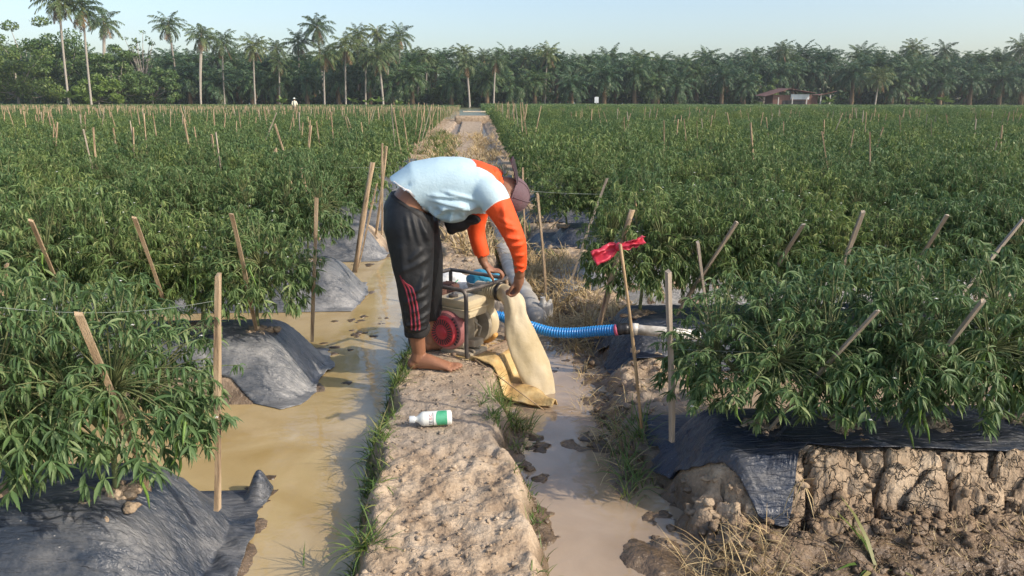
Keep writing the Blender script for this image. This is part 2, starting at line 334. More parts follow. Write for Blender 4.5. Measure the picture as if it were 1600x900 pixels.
# ------------------------------------------------------------------ water
m = M['water'] = bpy.data.materials.new('muddy_water'); m.use_nodes = True; N = m.node_tree.nodes; L = m.node_tree.links; p = N['Principled BSDF']
gg = N.new('ShaderNodeNewGeometry'); sx = N.new('ShaderNodeSeparateXYZ'); L.new(gg.outputs['Position'], sx.inputs[0])
n1 = N.new('ShaderNodeTexNoise'); n1.inputs['Scale'].default_value = 2.6; n1.inputs['Detail'].default_value = 5; n1.inputs['Distortion'].default_value = .8; L.new(gg.outputs['Position'], n1.inputs[0])
r1 = N.new('ShaderNodeValToRGB'); L.new(n1.outputs[0], r1.inputs[0]); e = r1.color_ramp.elements; e[0].position = .3; e[0].color = (.37, .265, .115, 1); e[1].position = .72; e[1].color = (.50, .39, .215, 1)
r2 = N.new('ShaderNodeValToRGB'); L.new(n1.outputs[0], r2.inputs[0]); e = r2.color_ramp.elements; e[0].position = .3; e[0].color = (.30, .22, .14, 1); e[1].position = .7; e[1].color = (.44, .34, .24, 1)
mr = N.new('ShaderNodeMapRange'); L.new(sx.outputs[0], mr.inputs[0]); mr.inputs[1].default_value = -.2; mr.inputs[2].default_value = .2
mx = N.new('ShaderNodeMix'); mx.data_type = 'RGBA'; L.new(mr.outputs[0], mx.inputs[0]); L.new(r1.outputs[0], mx.inputs[6]); L.new(r2.outputs[0], mx.inputs[7]); L.new(mx.outputs[2], p.inputs['Base Color'])
p.inputs['Roughness'].default_value = .05; p.inputs['IOR'].default_value = 1.45; p.inputs['Specular IOR Level'].default_value = .8
n2 = N.new('ShaderNodeTexNoise'); n2.inputs['Scale'].default_value = 9; n2.inputs['Detail'].default_value = 3; L.new(gg.outputs['Position'], n2.inputs[0])
bp = N.new('ShaderNodeBump'); bp.inputs['Distance'].default_value = .0035; L.new(n2.outputs[0], bp.inputs['Height']); L.new(bp.outputs[0], p.inputs['Normal'])
tag(link('water', mkmesh('water', [(-40, .5, 0), (40, .5, 0), (40, 58, 0), (-40, 58, 0)], [(0, 1, 2, 3)], m)), kind='structure')
# ------------------------------------------------------------------ plastic mulch film on the beds
def film_mat(name, dark, dusty, amt, end_dust_sun=.05):  # dusty and end tones: dust, plus painted sunlight in the lighter film
    m = bpy.data.materials.new(name); m.use_nodes = True; N = m.node_tree.nodes; L = m.node_tree.links; p = N['Principled BSDF']
    g = N.new('ShaderNodeNewGeometry'); n = N.new('ShaderNodeTexNoise'); n.inputs['Scale'].default_value = 4.5; n.inputs['Detail'].default_value = 10; n.inputs['Roughness'].default_value = .68; n.inputs['Distortion'].default_value = .6
    mp = N.new('ShaderNodeMapping'); mp.inputs['Scale'].default_value = (1, 1.8, 1.2); L.new(g.outputs['Position'], mp.inputs[0]); L.new(mp.outputs[0], n.inputs[0])
    r = N.new('ShaderNodeValToRGB'); L.new(n.outputs[0], r.inputs[0]); e = r.color_ramp.elements; e.new(.5)
    sx = N.new('ShaderNodeSeparateXYZ'); L.new(g.outputs['Position'], sx.inputs[0]); ma = N.new('ShaderNodeMapRange'); L.new(sx.outputs[0], ma.inputs[0]); ma.inputs[1].default_value = -1.12; ma.inputs[2].default_value = -.86; ma.inputs[4].default_value = end_dust_sun; ad = N.new('ShaderNodeMath'); L.new(n.outputs[0], ad.inputs[0]); L.new(ma.outputs[0], ad.inputs[1]); L.new(ad.outputs[0], r.inputs[0])
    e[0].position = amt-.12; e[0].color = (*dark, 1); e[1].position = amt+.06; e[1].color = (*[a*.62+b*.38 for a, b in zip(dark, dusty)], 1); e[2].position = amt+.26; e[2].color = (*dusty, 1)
    v = N.new('ShaderNodeTexVoronoi'); v.inputs['Scale'].default_value = 26; L.new(mp.outputs[0], v.inputs[0]); r3 = N.new('ShaderNodeValToRGB'); L.new(v.outputs[0], r3.inputs[0])
    r3.color_ramp.elements[0].position = .04; r3.color_ramp.elements[0].color = (1, 1, 1, 1); r3.color_ramp.elements[1].position = .09; r3.color_ramp.elements[1].color = (0, 0, 0, 1)
    mx = N.new('ShaderNodeMix'); mx.data_type = 'RGBA'; L.new(r3.outputs[0], mx.inputs[0]); L.new(r.outputs[0], mx.inputs[6]); mx.inputs[7].default_value = (.38, .36, .33, 1); L.new(mx.outputs[2], p.inputs['Base Color'])
    rr = N.new('ShaderNodeMapRange'); L.new(n.outputs[0], rr.inputs[0]); rr.inputs[1].default_value = .3; rr.inputs[2].default_value = .7; rr.inputs[3].default_value = .22; rr.inputs[4].default_value = .55; L.new(rr.outputs[0], p.inputs['Roughness'])
    n3 = N.new('ShaderNodeTexNoise'); n3.inputs['Scale'].default_value = 15; n3.inputs['Detail'].default_value = 5; n3.inputs['Distortion'].default_value = .5
    mp3 = N.new('ShaderNodeMapping'); mp3.inputs['Scale'].default_value = (.7, 4.2, 2.5); mp3.inputs['Rotation'].default_value = (0, 0, .25); L.new(g.outputs['Position'], mp3.inputs[0]); L.new(mp3.outputs[0], n3.inputs[0])
    b = N.new('ShaderNodeBump'); b.inputs['Distance'].default_value = .016; L.new(n3.outputs[0], b.inputs['Height'])
    n4 = N.new('ShaderNodeTexNoise'); n4.inputs['Scale'].default_value = 45; n4.inputs['Detail'].default_value = 4; L.new(g.outputs['Position'], n4.inputs[0])
    b4 = N.new('ShaderNodeBump'); b4.inputs['Distance'].default_value = .004; L.new(n4.outputs[0], b4.inputs['Height']); L.new(b.outputs[0], b4.inputs['Normal']); L.new(b4.outputs[0], p.inputs['Normal'])
    return m
M['filmL'] = film_mat('grey_film', (.036, .046, .064), (.25, .245, .235), .56)
M['filmL_sunlit'] = film_mat('sunlit_grey_film', (.06, .07, .085), (.36, .355, .345), .5, .14)  # lighter copy of the grey film: sun on the bed ends put into the colour
M['filmR'] = film_mat('blue_black_film', (.026, .037, .062), (.19, .18, .165), .60, 0)
def ridge(x, y, px, py, qx, qy, wd, amp):
    dx, dy = qx-px, qy-py; l = math.hypot(dx, dy); t = np.clip(((x-px)*dx+(y-py)*dy)/l/l, 0, 1)
    d = np.hypot(x-px-t*dx, y-py-t*dy); return amp*np.exp(-(d/wd)**2)*np.sin(np.clip(t*math.pi, .25, 3.0))
def film(name, side, yc, xe, x1, ymin, ymax, matl, label, seed, nx=None, ny=70, flare=None, pleat=0):
    nx = nx or int(abs(x1-xe)/.02); rng = np.random.RandomState(seed)
    s = (np.linspace(0, 1, nx)**1.35)[:, None]; t = np.linspace(0, 1, ny)[None, :]
    sg = -1 if side == 'L' else 1
    rag = .05*fbm(t*5+seed, t*0+seed, seed, 3)+.06*(2*t-1)**2*(1 if side == 'L' else -.3)
    x = xe+sg*(abs(x1-xe)*s+rag*(1-s)**4+0*t)
    lo = ymin(x) if callable(ymin) else ymin+0*x; hi = ymax(x) if callable(ymax) else ymax+0*x
    lo = lo+.02*fbm(x*4, x*0+seed, seed+3, 3); y = lo+(hi-lo)*t
    z = np.maximum(terr0(x, y, .25), -.03)+.014
    en = np.exp(-np.abs(x-xe)/.3)
    cx, cy = xe-sg*.02, yc-.3
    ang = np.arctan2(y-cy, (x-cx)*sg+.12); z = z+.006*en*np.sin(ang*27+seed+3*fbm(x*3, y*3, seed, 2))*(1-sm(.32, .6, np.hypot(x-cx, y-cy)))
    for i in range(34):
        a = rng.uniform(0, 1); px = xe+sg*rng.uniform(0, .45); py = yc+rng.uniform(-.45, .4); q = rng.uniform(-.9, .9); l = rng.uniform(.12, .45)
        z = z+ridge(x, y, px, py, px+sg*l*math.cos(q), py+l*math.sin(q), rng.uniform(.004, .007), rng.uniform(.004, .008))
    z = z+.006*fbm(x*2.2, y*3.5, seed+9, 2)+.007*(np.abs(fbm(x*2.5+y*1.5, y*13-x*4, seed+30, 3))-.2)+pleat*.005*np.sin(y*75+fbm(x*2, y*4, 3, 2)*4)
    if flare: z = z+flare[2]*np.exp(-((x-flare[0])/.045)**2-((y-flare[1])/.06)**2)
    e = np.minimum(np.minimum(t, 1-t)*3, 1); edge = (np.abs(x-xe) < .03)*1.
    z = z+.012*fbm(x*12, y*12, seed+20, 3)*np.exp(-np.abs(x-xe)/.12)
    z = np.maximum(z, .004+0*z)
    P = np.stack([x+0*y, y, z], -1).reshape(-1, 3); F = grid_faces(nx, ny)
    o = link(name, mkmesh(name, P, F, matl)); sd_ = o.modifiers.new('thickness', 'SOLIDIFY'); sd_.thickness = .003; sd_.offset = 0
    return tag(o, label, 'plastic film', 'plastic mulch films on the beds')
_t = ['first', 'second', 'third', 'fourth', 'fifth', 'sixth', 'seventh', 'eighth', 'ninth', 'tenth', 'eleventh', 'twelfth', 'thirteenth', 'fourteenth', 'fifteenth', 'sixteenth', 'seventeenth', 'eighteenth', 'nineteenth', 'twentieth']
O = list(_t)
for _a, _b in (('twenty', 'thirtieth'), ('thirty', 'fortieth'), ('forty', 'fiftieth'), ('fifty', 'sixtieth'), ('sixty', 'seventieth'), ('seventy', 'eightieth')): O += [_a+'-'+q for q in _t[:9]]+[_b]
film('plastic_mulch', 'L', LY(0), -.80, -3.2, l0, LY(0)+.5, M['filmL'], 'large dusty grey plastic film over the nearest left bed, edge curled up', 1, 190, 150, flare=(-.87, 2.86, .13))
film('plastic_mulch', 'L', LY(1), -.86, -4.2, l1, LY(1)+.48, M['filmL_sunlit'], 'grey plastic film on the second left bed, front edge lifted off the soil', 2, 150, 80)
for k in range(2, 9):
    film('plastic_mulch', 'L', LY(k), [-.9, -.9, -.88, -.88, -.9, -.95, -1.0, -1.1, -1.2][k], -2.6-.5*k, LY(k)-.5, LY(k)+.47, M['filmL_sunlit'], 'wrinkled grey plastic film on the %s bed left of the path' % O[k], 3+k, 70, 36)
film('plastic_mulch', 'R', RY(0), .77, 3.6, r0, RY(0)+.47, M['filmR'], 'dark blue-black plastic film hanging over the cracked clods of the nearest right bed', 31, 230, 110)
film('plastic_mulch', 'R', RY(1), .80, 3.6, RY(1)-.40, RY(1)+.45, M['filmR'], 'dark plastic film on the second right bed behind the white pipe', 32, 110, 50)
film('plastic_mulch', 'R', RY(2), .56, 4.0, lambda x: RY(2)-.5+0*x, RY(2)+.45, M['filmL_sunlit'], 'pleated grey plastic film on the bed behind the red plastic rag', 33, 150, 70, pleat=1)
for k in range(3, 8):
    film('plastic_mulch', 'R', RY(k), .62, 3+.5*k, RY(k)-.45, RY(k)+.45, M['filmR'], 'dark plastic film on the %s bed right of the path' % O[k], 34+k, 70, 36)
# ------------------------------------------------------------------ leaves and plants
def leaves(B, az, el, ln, wd, droop, roll, segs=3, fold=.25, wprof=(0, 1, .8, 0)):
    """drooping blades: returns verts, quad faces"""
    n = len(B); ts = np.linspace(0, 1, segs+1); pos = B.copy(); V = []; prev = 0
    cs, sn = np.cos(az), np.sin(az)
    side0 = np.stack([-sn, cs, 0*az], -1)
    for i, t in enumerate(ts):
        e = el-droop*t; d = np.stack([cs*np.cos(e), sn*np.cos(e), np.sin(e)], -1)
        if i: pos = pos+d*(ln*(t-prev))[:, None]
        prev = t; nrm = np.cross(d, side0)
        sd_ = side0*np.cos(roll)[:, None]+nrm*np.sin(roll)[:, None]; nn = np.cross(sd_, d)
        w = (wd*wprof[i] if len(wprof) > i else wd)[:, None]*.5
        if fold: V += [pos-sd_*w, pos+nn*w*fold*2, pos+sd_*w]
        else: V += [pos-sd_*w, pos+sd_*w]
    k = 3 if fold else 2; m = k*(segs+1); V = np.stack(V, 1).reshape(-1, 3); F = []
    for i in range(segs):
        for j in range(k-1): F.append([i*k+j, i*k+j+1, (i+1)*k+j+1, (i+1)*k+j])
    F = np.array(F)[None]+(np.arange(n)*m)[:, None, None]; return V, F.reshape(-1, 4)
def join(parts):
    V = []; F = []; n = 0
    for v, f in parts: V.append(v); F.append(f+n); n += len(v)
    return np.concatenate(V), np.concatenate(F)
def plant_meshes(seed, tips, per, lod):
    rng = np.random.RandomState(seed); mb = MB(); T = []; A = []
    stem_top = Vector((rng.normal(0, .015), rng.normal(0, .015), .17))
    if lod == 0: mb.tube([(0, 0, -.03), (0, 0, .06), tuple(stem_top)], [.014, .011, .009], 6)
    forks = []
    for k in range(5):
        a = k*2*math.pi/5+rng.uniform(-.4, .4); r = rng.uniform(.10, .18); forks.append(Vector((r*math.cos(a), r*math.sin(a), rng.uniform(.33, .42))))
    pts = []
    for k in range(tips):
        u = (k+.5)/tips; a = k*2.39996+rng.uniform(-.3, .3); ct = 1-u*1.75; st = math.sqrt(max(0, 1-ct*ct))
        q = rng.uniform(.72, 1.04) if rng.rand() < .8 else rng.uniform(.35, .7)
        pts.append(Vector((.37*st*math.cos(a)*q, .40*st*math.sin(a)*q, .40+ct*(.37 if ct > 0 else .3)*q+rng.normal(0, .025))))
    for k in range(int(tips*.25)):
        a = rng.uniform(0, 6.3); q = rng.uniform(.7, 1.05); pts.append(Vector((.35*math.cos(a)*q, .38*math.sin(a)*q, rng.uniform(.18, .36))))
    B = []; az = []; el = []; ln = []; wd = []; dr = []
    for p in pts:
        f = min(forks, key=lambda f: (f-p).length)
        c = crv([stem_top, f, f.lerp(p, .55)+Vector((0, 0, .03)), p], 3)
        if lod == 0 and len(B) < per*tips*.8: mb.tube([tuple(q) for q in c], list(np.linspace(.0042, .0014, len(c))), 4, caps=False)
        elif rng.rand() < .25: mb.tube([tuple(stem_top), tuple(f), tuple(p)], .004, 3, caps=False)
        o = math.atan2(p.y, p.x)
        for j in range(per):
            tipn = j < per*.5; base = p if tipn else c[-2].lerp(c[-1], rng.rand()) if rng.rand() < .6 else c[-4].lerp(c[-2], rng.rand())
            B.append(tuple(base)); az.append(o+rng.uniform(-2.6, 2.6)); low = p.z < .36
            el.append(rng.uniform(-.1, .9) if not low else rng.uniform(-1.0, 0)); s = rng.uniform(.55, 1)*(1 if tipn else 1.2)
            ln.append(.066*s); wd.append(rng.uniform(.13, .2)*.052*s*(1.35 if low else 1)); dr.append(rng.uniform(1.0, 3.4) if not low else rng.uniform(.4, 1.1))
    B, az, el, ln, wd, dr = map(np.array, (B, az, el, ln, wd, dr))
    roll = np.random.RandomState(seed+5).normal(0, .5, len(B))
    if lod == 0: v, f = leaves(B, az, el, ln, wd, dr, roll, 4, .28, (.15, 1, .9, .5, .04))
    else: v, f = leaves(B, az, el, ln*1.08, wd*1.6, dr, roll, 2, 0, (.15, 1, .08))
    fm = mkmesh('foliage', v, f, M['leaf']); smm = mkmesh('stem', mb.v, mb.f, M['stem'])
    pods = []; fl = None
    if lod == 0:
        r2 = random.Random(seed); outer = [p for p in pts if p.z < .5]
        for k in range(20):
            p = r2.choice(outer); b = MB(); a = r2.uniform(0, 6.3); l = r2.uniform(.09, .14); cu = r2.uniform(-.03, .04)
            b.tube([tuple(q) for q in crv([(0, 0, 0), (.012*math.cos(a), .012*math.sin(a), -.02), (cu*math.cos(a)*.6, cu*math.sin(a)*.6, -l*.6), (cu*math.cos(a)*1.6, cu*math.sin(a)*1.6, -l)], 3)], [.0015, .002, .004, .0055, .0055, .005, .0045, .0035, .002, .0006], 6)
            pods.append((mkmesh('chilli_pod', b.v, b.f, M['pod']), tuple(p)))
        b = MB()
        for k in range(16):
            p = r2.choice(pts)
            c = Vector(p)*1.03
            for j in range(5):
                a = j*1.257; b.add([c, c+Vector((.004*math.cos(a-.5), .004*math.sin(a-.5), -.002)), c+Vector((.0075*math.cos(a), .0075*math.sin(a), -.003)), c+Vector((.004*math.cos(a+.5), .004*math.sin(a+.5), -.002))], [(0, 1, 2, 3)])
        fl = mkmesh('flowers', b.v, b.f, M['petal'])
    return fm, smm, pods, fl
HI = [plant_meshes(100+i, 270, 17, 0) for i in range(5)]
MID = [plant_meshes(200+i, 150, 15, 1) for i in range(4)]
rnd = random.Random(7)
def view(x, y, z=.9):
    q = np.linalg.inv(_R) @ (np.array([x, y, z-HC])); d = q @ _f
    return 800+FPX*(q @ _r)/d, 450+FPX*(q @ _d)/d
cand = []
for side, sg, Y0, sp, in_ in (('left', -1, 2.40, 1.87, 1.13), ('right', 1, 2.80, 1.70, .93)):
    for k in range(0, 100):
        yc = Y0+sp*k
        if yc > 175: break
        if side == 'right' and 29 < yc < 32.5: continue
        x = (1.2, 1.2, 1.36)[k] if k < 3 and side == 'left' else (1.1, 1.05, 1.32)[k] if k < 3 else in_+(.2 if side == 'left' else 0)+(.02 if side == 'right' else .05)*min(k-2, 10)+(.0 if k < 12 else .012*(yc-20)); j = 0
        if side == 'right' and k == 3: x = 1.0
        step = (.36 if k < 3 else .42) if yc < 60 else (.85 if yc < 100 else 1.7)
        while x < .74*yc+2.2:
            u, v = view(sg*x, yc)
            if -90 < u < 1690: cand.append((yc, side, k, j, sg*(x+rnd.uniform(-.04, .04)), yc+rnd.uniform(-.04, .04), step))
            x += step*rnd.uniform(.9, 1.1); j += 1
cand.sort(key=lambda c: c[0]+abs(c[4])*.1)
near, rest = cand[:300], cand[300:]
def ordi(n): return O[n] if n < len(O) else '%d' % (n+1)+'th'
for i, (yc, side, k, j, x, y, st) in enumerate(near):
    hi = yc < 9.5; pm = rnd.choice(HI if hi else MID); z = float(terr0(x, y)); s = rnd.uniform(.9, 1.12)*(.97 if side == 'right' and k == 0 else 1.0)
    if side == 'left' and k == 0: s = [.92, 1.04, 1.0, 1.1][min(j, 3)]
    where = 'nearest' if k == 0 else O[k]
    o = empty('chilli_plant', (x, y, z), 'leafy green chilli plant, %s from the path in the %s row on the %s' % (O[j] if j < len(O) else ordi(j), where, side), 'chilli plant', 'chilli plants in rows on both sides of the path', rnd.uniform(0, 6.28))
    if k == 0: s *= 1.04
    o.scale = (s*rnd.uniform(.92, 1.08), s*rnd.uniform(.92, 1.08), s*rnd.uniform(.93, 1.1)*(1 if k else (.84 if side == 'right' else .95)))
    link('foliage', pm[0], o); link('stem', pm[1], o)
    if hi and pm[3] and yc < 6: tag(link('flowers', pm[3], o), kind='stuff')
    if yc < 3.2:
        for me, p in pm[2]: link('chilli_pod', me, o).location = p
    elif yc < 7:
        for me, p in pm[2][:5]: link('chilli_pod', me, o).location = p
def scatter(name, protos, P, label, cat, kind='stuff'):
    """one object: points with rot / scale / pick, instanced by geometry nodes"""
    me = bpy.data.meshes.new(name); me.vertices.add(len(P)); me.vertices.foreach_set('co', np.array([p[:3] for p in P], np.float32).ravel())
    for an, c in (('rz', 3), ('sc', 4), ('sz', 5)):
        a = me.attributes.new(an, 'FLOAT', 'POINT'); a.data.foreach_set('value', np.array([p[c] for p in P], np.float32))
    a = me.attributes.new('pick', 'INT', 'POINT'); a.data.foreach_set('value', np.array([p[6] for p in P], np.int32))
    o = link(name, me); ng = bpy.data.node_groups.new(name, 'GeometryNodeTree'); N = ng.nodes; L = ng.links
    ng.interface.new_socket('Geometry', in_out='INPUT', socket_type='NodeSocketGeometry'); ng.interface.new_socket('Geometry', in_out='OUTPUT', socket_type='NodeSocketGeometry')
    gi = N.new('NodeGroupInput'); go = N.new('NodeGroupOutput'); ip = N.new('GeometryNodeInstanceOnPoints'); jn = N.new('GeometryNodeGeometryToInstance')
    for pr in reversed(protos):
        ob = bpy.data.objects.new(name, pr); oi = N.new('GeometryNodeObjectInfo'); oi.inputs['Object'].default_value = ob; L.new(oi.outputs['Geometry'], jn.inputs[0])
    L.new(jn.outputs[0], ip.inputs['Instance']); ip.inputs['Pick Instance'].default_value = True
    def at(nm, ty):
        n = N.new('GeometryNodeInputNamedAttribute'); n.data_type = ty; n.inputs['Name'].default_value = nm; return n.outputs['Attribute']
    L.new(at('pick', 'INT'), ip.inputs['Instance Index'])
    cx = N.new('ShaderNodeCombineXYZ'); L.new(at('rz', 'FLOAT'), cx.inputs[2]); L.new(cx.outputs[0], ip.inputs['Rotation'])
    cs = N.new('ShaderNodeCombineXYZ'); s_ = at('sc', 'FLOAT'); L.new(s_, cs.inputs[0]); L.new(s_, cs.inputs[1]); L.new(at('sz', 'FLOAT'), cs.inputs[2]); L.new(cs.outputs[0], ip.inputs['Scale'])
    L.new(gi.outputs[0], ip.inputs['Points']); L.new(ip.outputs[0], go.inputs[0]); md = o.modifiers.new('scatter', 'NODES'); md.node_group = ng
    return tag(o, label, cat, kind=kind)
def far_clump(seed, w_, n, L_):
    rng = np.random.RandomState(seed); x = rng.uniform(-w_/2, w_/2, n); th = rng.uniform(0, math.pi, n)
    B = np.stack([x, .45*np.cos(th)*rng.uniform(.8, 1, n), .3+.48*np.sin(th)**.7*rng.uniform(.75, 1.06, n)], -1)
    v, f = leaves(B, rng.uniform(0, 6.3, n), rng.uniform(-.2, .8, n), L_*rng.uniform(.6, 1, n), L_*.26*rng.uniform(.7, 1.2, n), rng.uniform(.8, 2, n), rng.normal(0, .6, n), 2, 0, (.2, 1, .1))
    return mkmesh('clump', v, f, M['leaf'])
FAR = [far_clump(i, 1.0, 330, .16) for i in range(2)]+[far_clump(9+i, 2.0, 380, .24) for i in range(2)]
P = []
for yc, side, k, j, x, y, st in rest:
    s = rnd.uniform(.88, 1.14); h = s*rnd.uniform(.9, 1.08)
    if side == 'left' and yc > 34: h *= .82
    if side == 'right' and yc > 32: h *= 1.14
    pk = rnd.randrange(4) if st < .5 else (4+rnd.randrange(2) if st < 1 else 6+rnd.randrange(2))
    P.append((x, y, max(.0, float(terr0(x, y))), rnd.uniform(0, 6.28) if pk < 4 else rnd.choice((0, math.pi))+rnd.uniform(-.1, .1), s, h, pk))
scatter('chilli_plants', [m[0] for m in MID]+FAR, P, 'green chilli crop filling the field towards the trees', 'crop')
# ------------------------------------------------------------------ stakes
def stake(bot, top, wd, matl, label, square=True, group='wooden stakes in the chilli rows', name='wooden_stake', extend=True):
    b = Vector(bot); t = Vector(top); d = (t-b)
    if extend and b.z > .24: b = b-d*((b.z-.2)/d.z)
    L_ = (t-b).length; mb = MB(); n = 7; sdn = rnd.random()*50; V = []; N_ = 4 if square else 7
    for i in range(n):
        h = i/(n-1); ox = .004*math.sin(h*5+sdn); oy = .004*math.cos(h*4+sdn); r = wd*(.5+.06*math.sin(h*9+sdn))
        for k in range(N_):
            q = 2*math.pi*(k+.5)/N_; V.append((ox+r*1.25*math.cos(q), oy+r*(.85 if square else 1.2)*math.sin(q), h*L_+(.006*math.sin(k*2+sdn) if i == n-1 else 0)))
    mb.add(V, [tuple(x) for x in grid_faces(n, N_, True)]+[tuple(reversed(range(N_))), tuple(range((n-1)*N_, n*N_))])
    o = mb.build(name, matl, None, smooth=not square); o.location = b
    o.rotation_euler = (t-b).to_track_quat('Z', 'Y').to_euler(); o.rotation_euler.rotate_axis('Z', rnd.uniform(-.3, .3))
    return tag(o, label, 'stake', group)
def pst(u0, v0, u1, v1, Y, wd, mt, label, sq=True, Y1=None, **k): return stake(on_plane(u0, v0, Y), on_plane(u1, v1, Y if Y1 is None else Y1), wd, M[mt], label, sq, **k)
pst(340, 778, 343, 431, 2.40, .025, 'wood', 'upright square wooden stake at the end of the nearest left bed')
pst(238, 776, 126, 490, 2.45, .020, 'wood', 'thick leaning wooden stake poking out of the nearest left plant row', Y1=2.1)
pst(490, 520, 494, 309, 4.28, .027, 'wood', 'upright wooden stake at the end of the second left bed, foliage round it')
pst(402, 512, 361, 335, 4.2, .022, 'wood', 'leaning wooden stake in the second left bed, thin and straight', Y1=3.8)
pst(556, 415, 583, 255, 6.14, .036, 'wood', 'thick leaning wooden stake at the end of the third left bed', False)
pst(563, 405, 590, 288, 6.3, .02, 'wood', 'thin wooden stake leaning beside the thick one on the third left bed')
pst(597, 350, 598, 225, 7.9, .026, 'wood', 'left one of two stakes crossing close behind the bent man\'s hips')
pst(588, 372, 604, 229, 8.0, .03, 'wood', 'right one of two stakes crossing close behind the bent man\'s hips')
pst(238, 420, 211, 340, 3.95, .019, 'wood', 'short brown stake leaning left in the second left row, above the leaves', Y1=3.75)
pst(78, 416, 50, 345, 3.95, .019, 'wood', 'brown stake leaning left in the second left row near the frame edge', Y1=3.75)
pst(4, 470, 12, 415, 3.7, .022, 'wood', 'pale stake top among the leaves at the far left edge')
pst(436, 272, 430, 232, 11.3, .06, 'wood', 'short stout brown stake standing above the left field\'s leaves')
pst(503, 280, 495, 247, 11.3, .05, 'wood', 'stout brown stake top, slightly leaning, right of the stoutest left one')
pst(485, 320, 471, 264, 7.6, .03, 'wood', 'pale stake leaning left, fourth left row, in front of the stout brown tops')
pst(455, 312, 455, 284, 7.6, .03, 'wood', 'short pale stake top in the fourth left row')
pst(1050, 690, 1047, 423, 2.80, .025, 'wood_grey', 'upright pale grey wooden stake at the end of the nearest right bed')
pst(1230, 640, 1372, 485, 2.7, .017, 'wood_grey', 'grey stake leaning steeply right in the nearest right bed, left of two', Y1=2.38)
pst(1418, 618, 1538, 467, 2.7, .018, 'wood_grey', 'grey stake leaning steeply right in the nearest right bed, right of two', Y1=2.38)
pst(1540, 412, 1600, 342, 4.05, .024, 'wood_grey', 'grey stake leaning right at the right edge of the frame')
pst(945, 480, 988, 328, 4.3, .028, 'wood', 'brown stake leaning right behind the red plastic rag', False)
pst(915, 375, 949, 278, 5.8, .03, 'wood_grey', 'grey stake leaning right at the third right row\'s end')
pst(852, 440, 841, 302, 5.4, .024, 'wood', 'upright wooden stake standing in dry grass right of the man\'s arm')
pst(820, 340, 817, 262, 7.6, .026, 'wood', 'upright stake just right of the man\'s cap')
pst(1117, 400, 1152, 345, 4.15, .022, 'wood_grey', 'grey stake leaning right, first of four along the second right row', Y1=4.0)
pst(1232, 388, 1255, 350, 4.15, .022, 'wood_grey', 'short grey stake tip leaning right, second of four along the second right row', Y1=4.0)
pst(1322, 402, 1350, 329, 4.15, .024, 'wood_grey', 'rough grey stake leaning right, third of four along the second right row', Y1=4.0)
pst(1453, 378, 1480, 334, 4.15, .022, 'wood_grey', 'grey stake leaning right, fourth of four along the second right row', Y1=4.0)
pst(1098, 432, 1092, 377, 4.0, .022, 'wood_grey', 'short pale stake top just behind the nearest right plants')
pst(1440, 426, 1432, 405, 4.0, .026, 'wood_grey', 'small whitish stake tip in the second right row')
pst(996, 362, 994, 300, 6.0, .014, 'bamboo', 'thin cane standing beside the red plastic rag', False)
pst(1003, 655, 970, 381, 3.0, .011, 'bamboo', 'thin brown cane on the right bank carrying the red plastic rag', False)
used = []
S = []
for side, sg, Y0, sp, x0 in (('left', -1, 2.40, 1.87, 1.0), ('right', 1, 2.80, 1.70, .8)):
    for k in range(3, 60):
        yc = Y0+sp*k
        if yc > 92 or (side == 'right' and yc > 44): break
        dense = side == 'left' and yc > 33
        step = 1.0 if dense else (1.35 if side == 'left' else 2.6)
        x = x0+(.05*min(k-2, 10)); j = 0
        while x < .72*yc+1.5:
            for q in range(1 if dense or rnd.random() < .75 else 2):
                xx = sg*(x+rnd.uniform(-.25, .25)*(j > 0)+q*.12); u, v = view(xx, yc)
                tall = rnd.uniform(1.1, 1.33) if j else rnd.uniform(1.25, 1.45)
                if side == 'right' and j > 0: tall = rnd.uniform(1.0, 1.24)
                if dense: tall = rnd.uniform(.92, 1.15)
                if side == 'left' and not dense and j > 0: tall = rnd.uniform(1.02, 1.27)
                if 0 < u < 1600 and not (k < 6 and abs(x) < 2.0): S.append((yc, side, k, j, q, xx, tall))
            x += step*rnd.uniform(.7, 1.3); j += 1
# stakes along the path edge
S.sort(key=lambda s: s[0])
lab = set(); nind = 0; far_mb = MB()
for yc, side, k, j, q, x, tall in S:
    lean = rnd.gauss(0, .13) if yc < 33 else rnd.gauss(0, .06)
    z0 = float(terr0(x, yc)); wd = rnd.uniform(.015, .024)*(1+yc*.006)
    if nind < 265:
        nth = O[min(j, 40)]
        lb = '%s wooden stake, %s from the path in the %s row on the %s' % ('pale' if not q else 'second, paired', nth, O[k], side)
        stake((x, yc, z0), (x+lean*tall, yc+rnd.gauss(0, .05), z0*.4+tall), wd, M['wood'] if rnd.random() < .8 else M['wood_grey'], lb); nind += 1
    else:
        t = z0*.3+tall; far_mb.tube([(x, yc, z0), (x+lean*.7, yc, t)], wd*.42, 4)
o = far_mb.build('wooden_stakes', M['wood'], None, smooth=False); tag(o, 'dense rows of pale stakes far back in the field', 'stakes', kind='stuff')
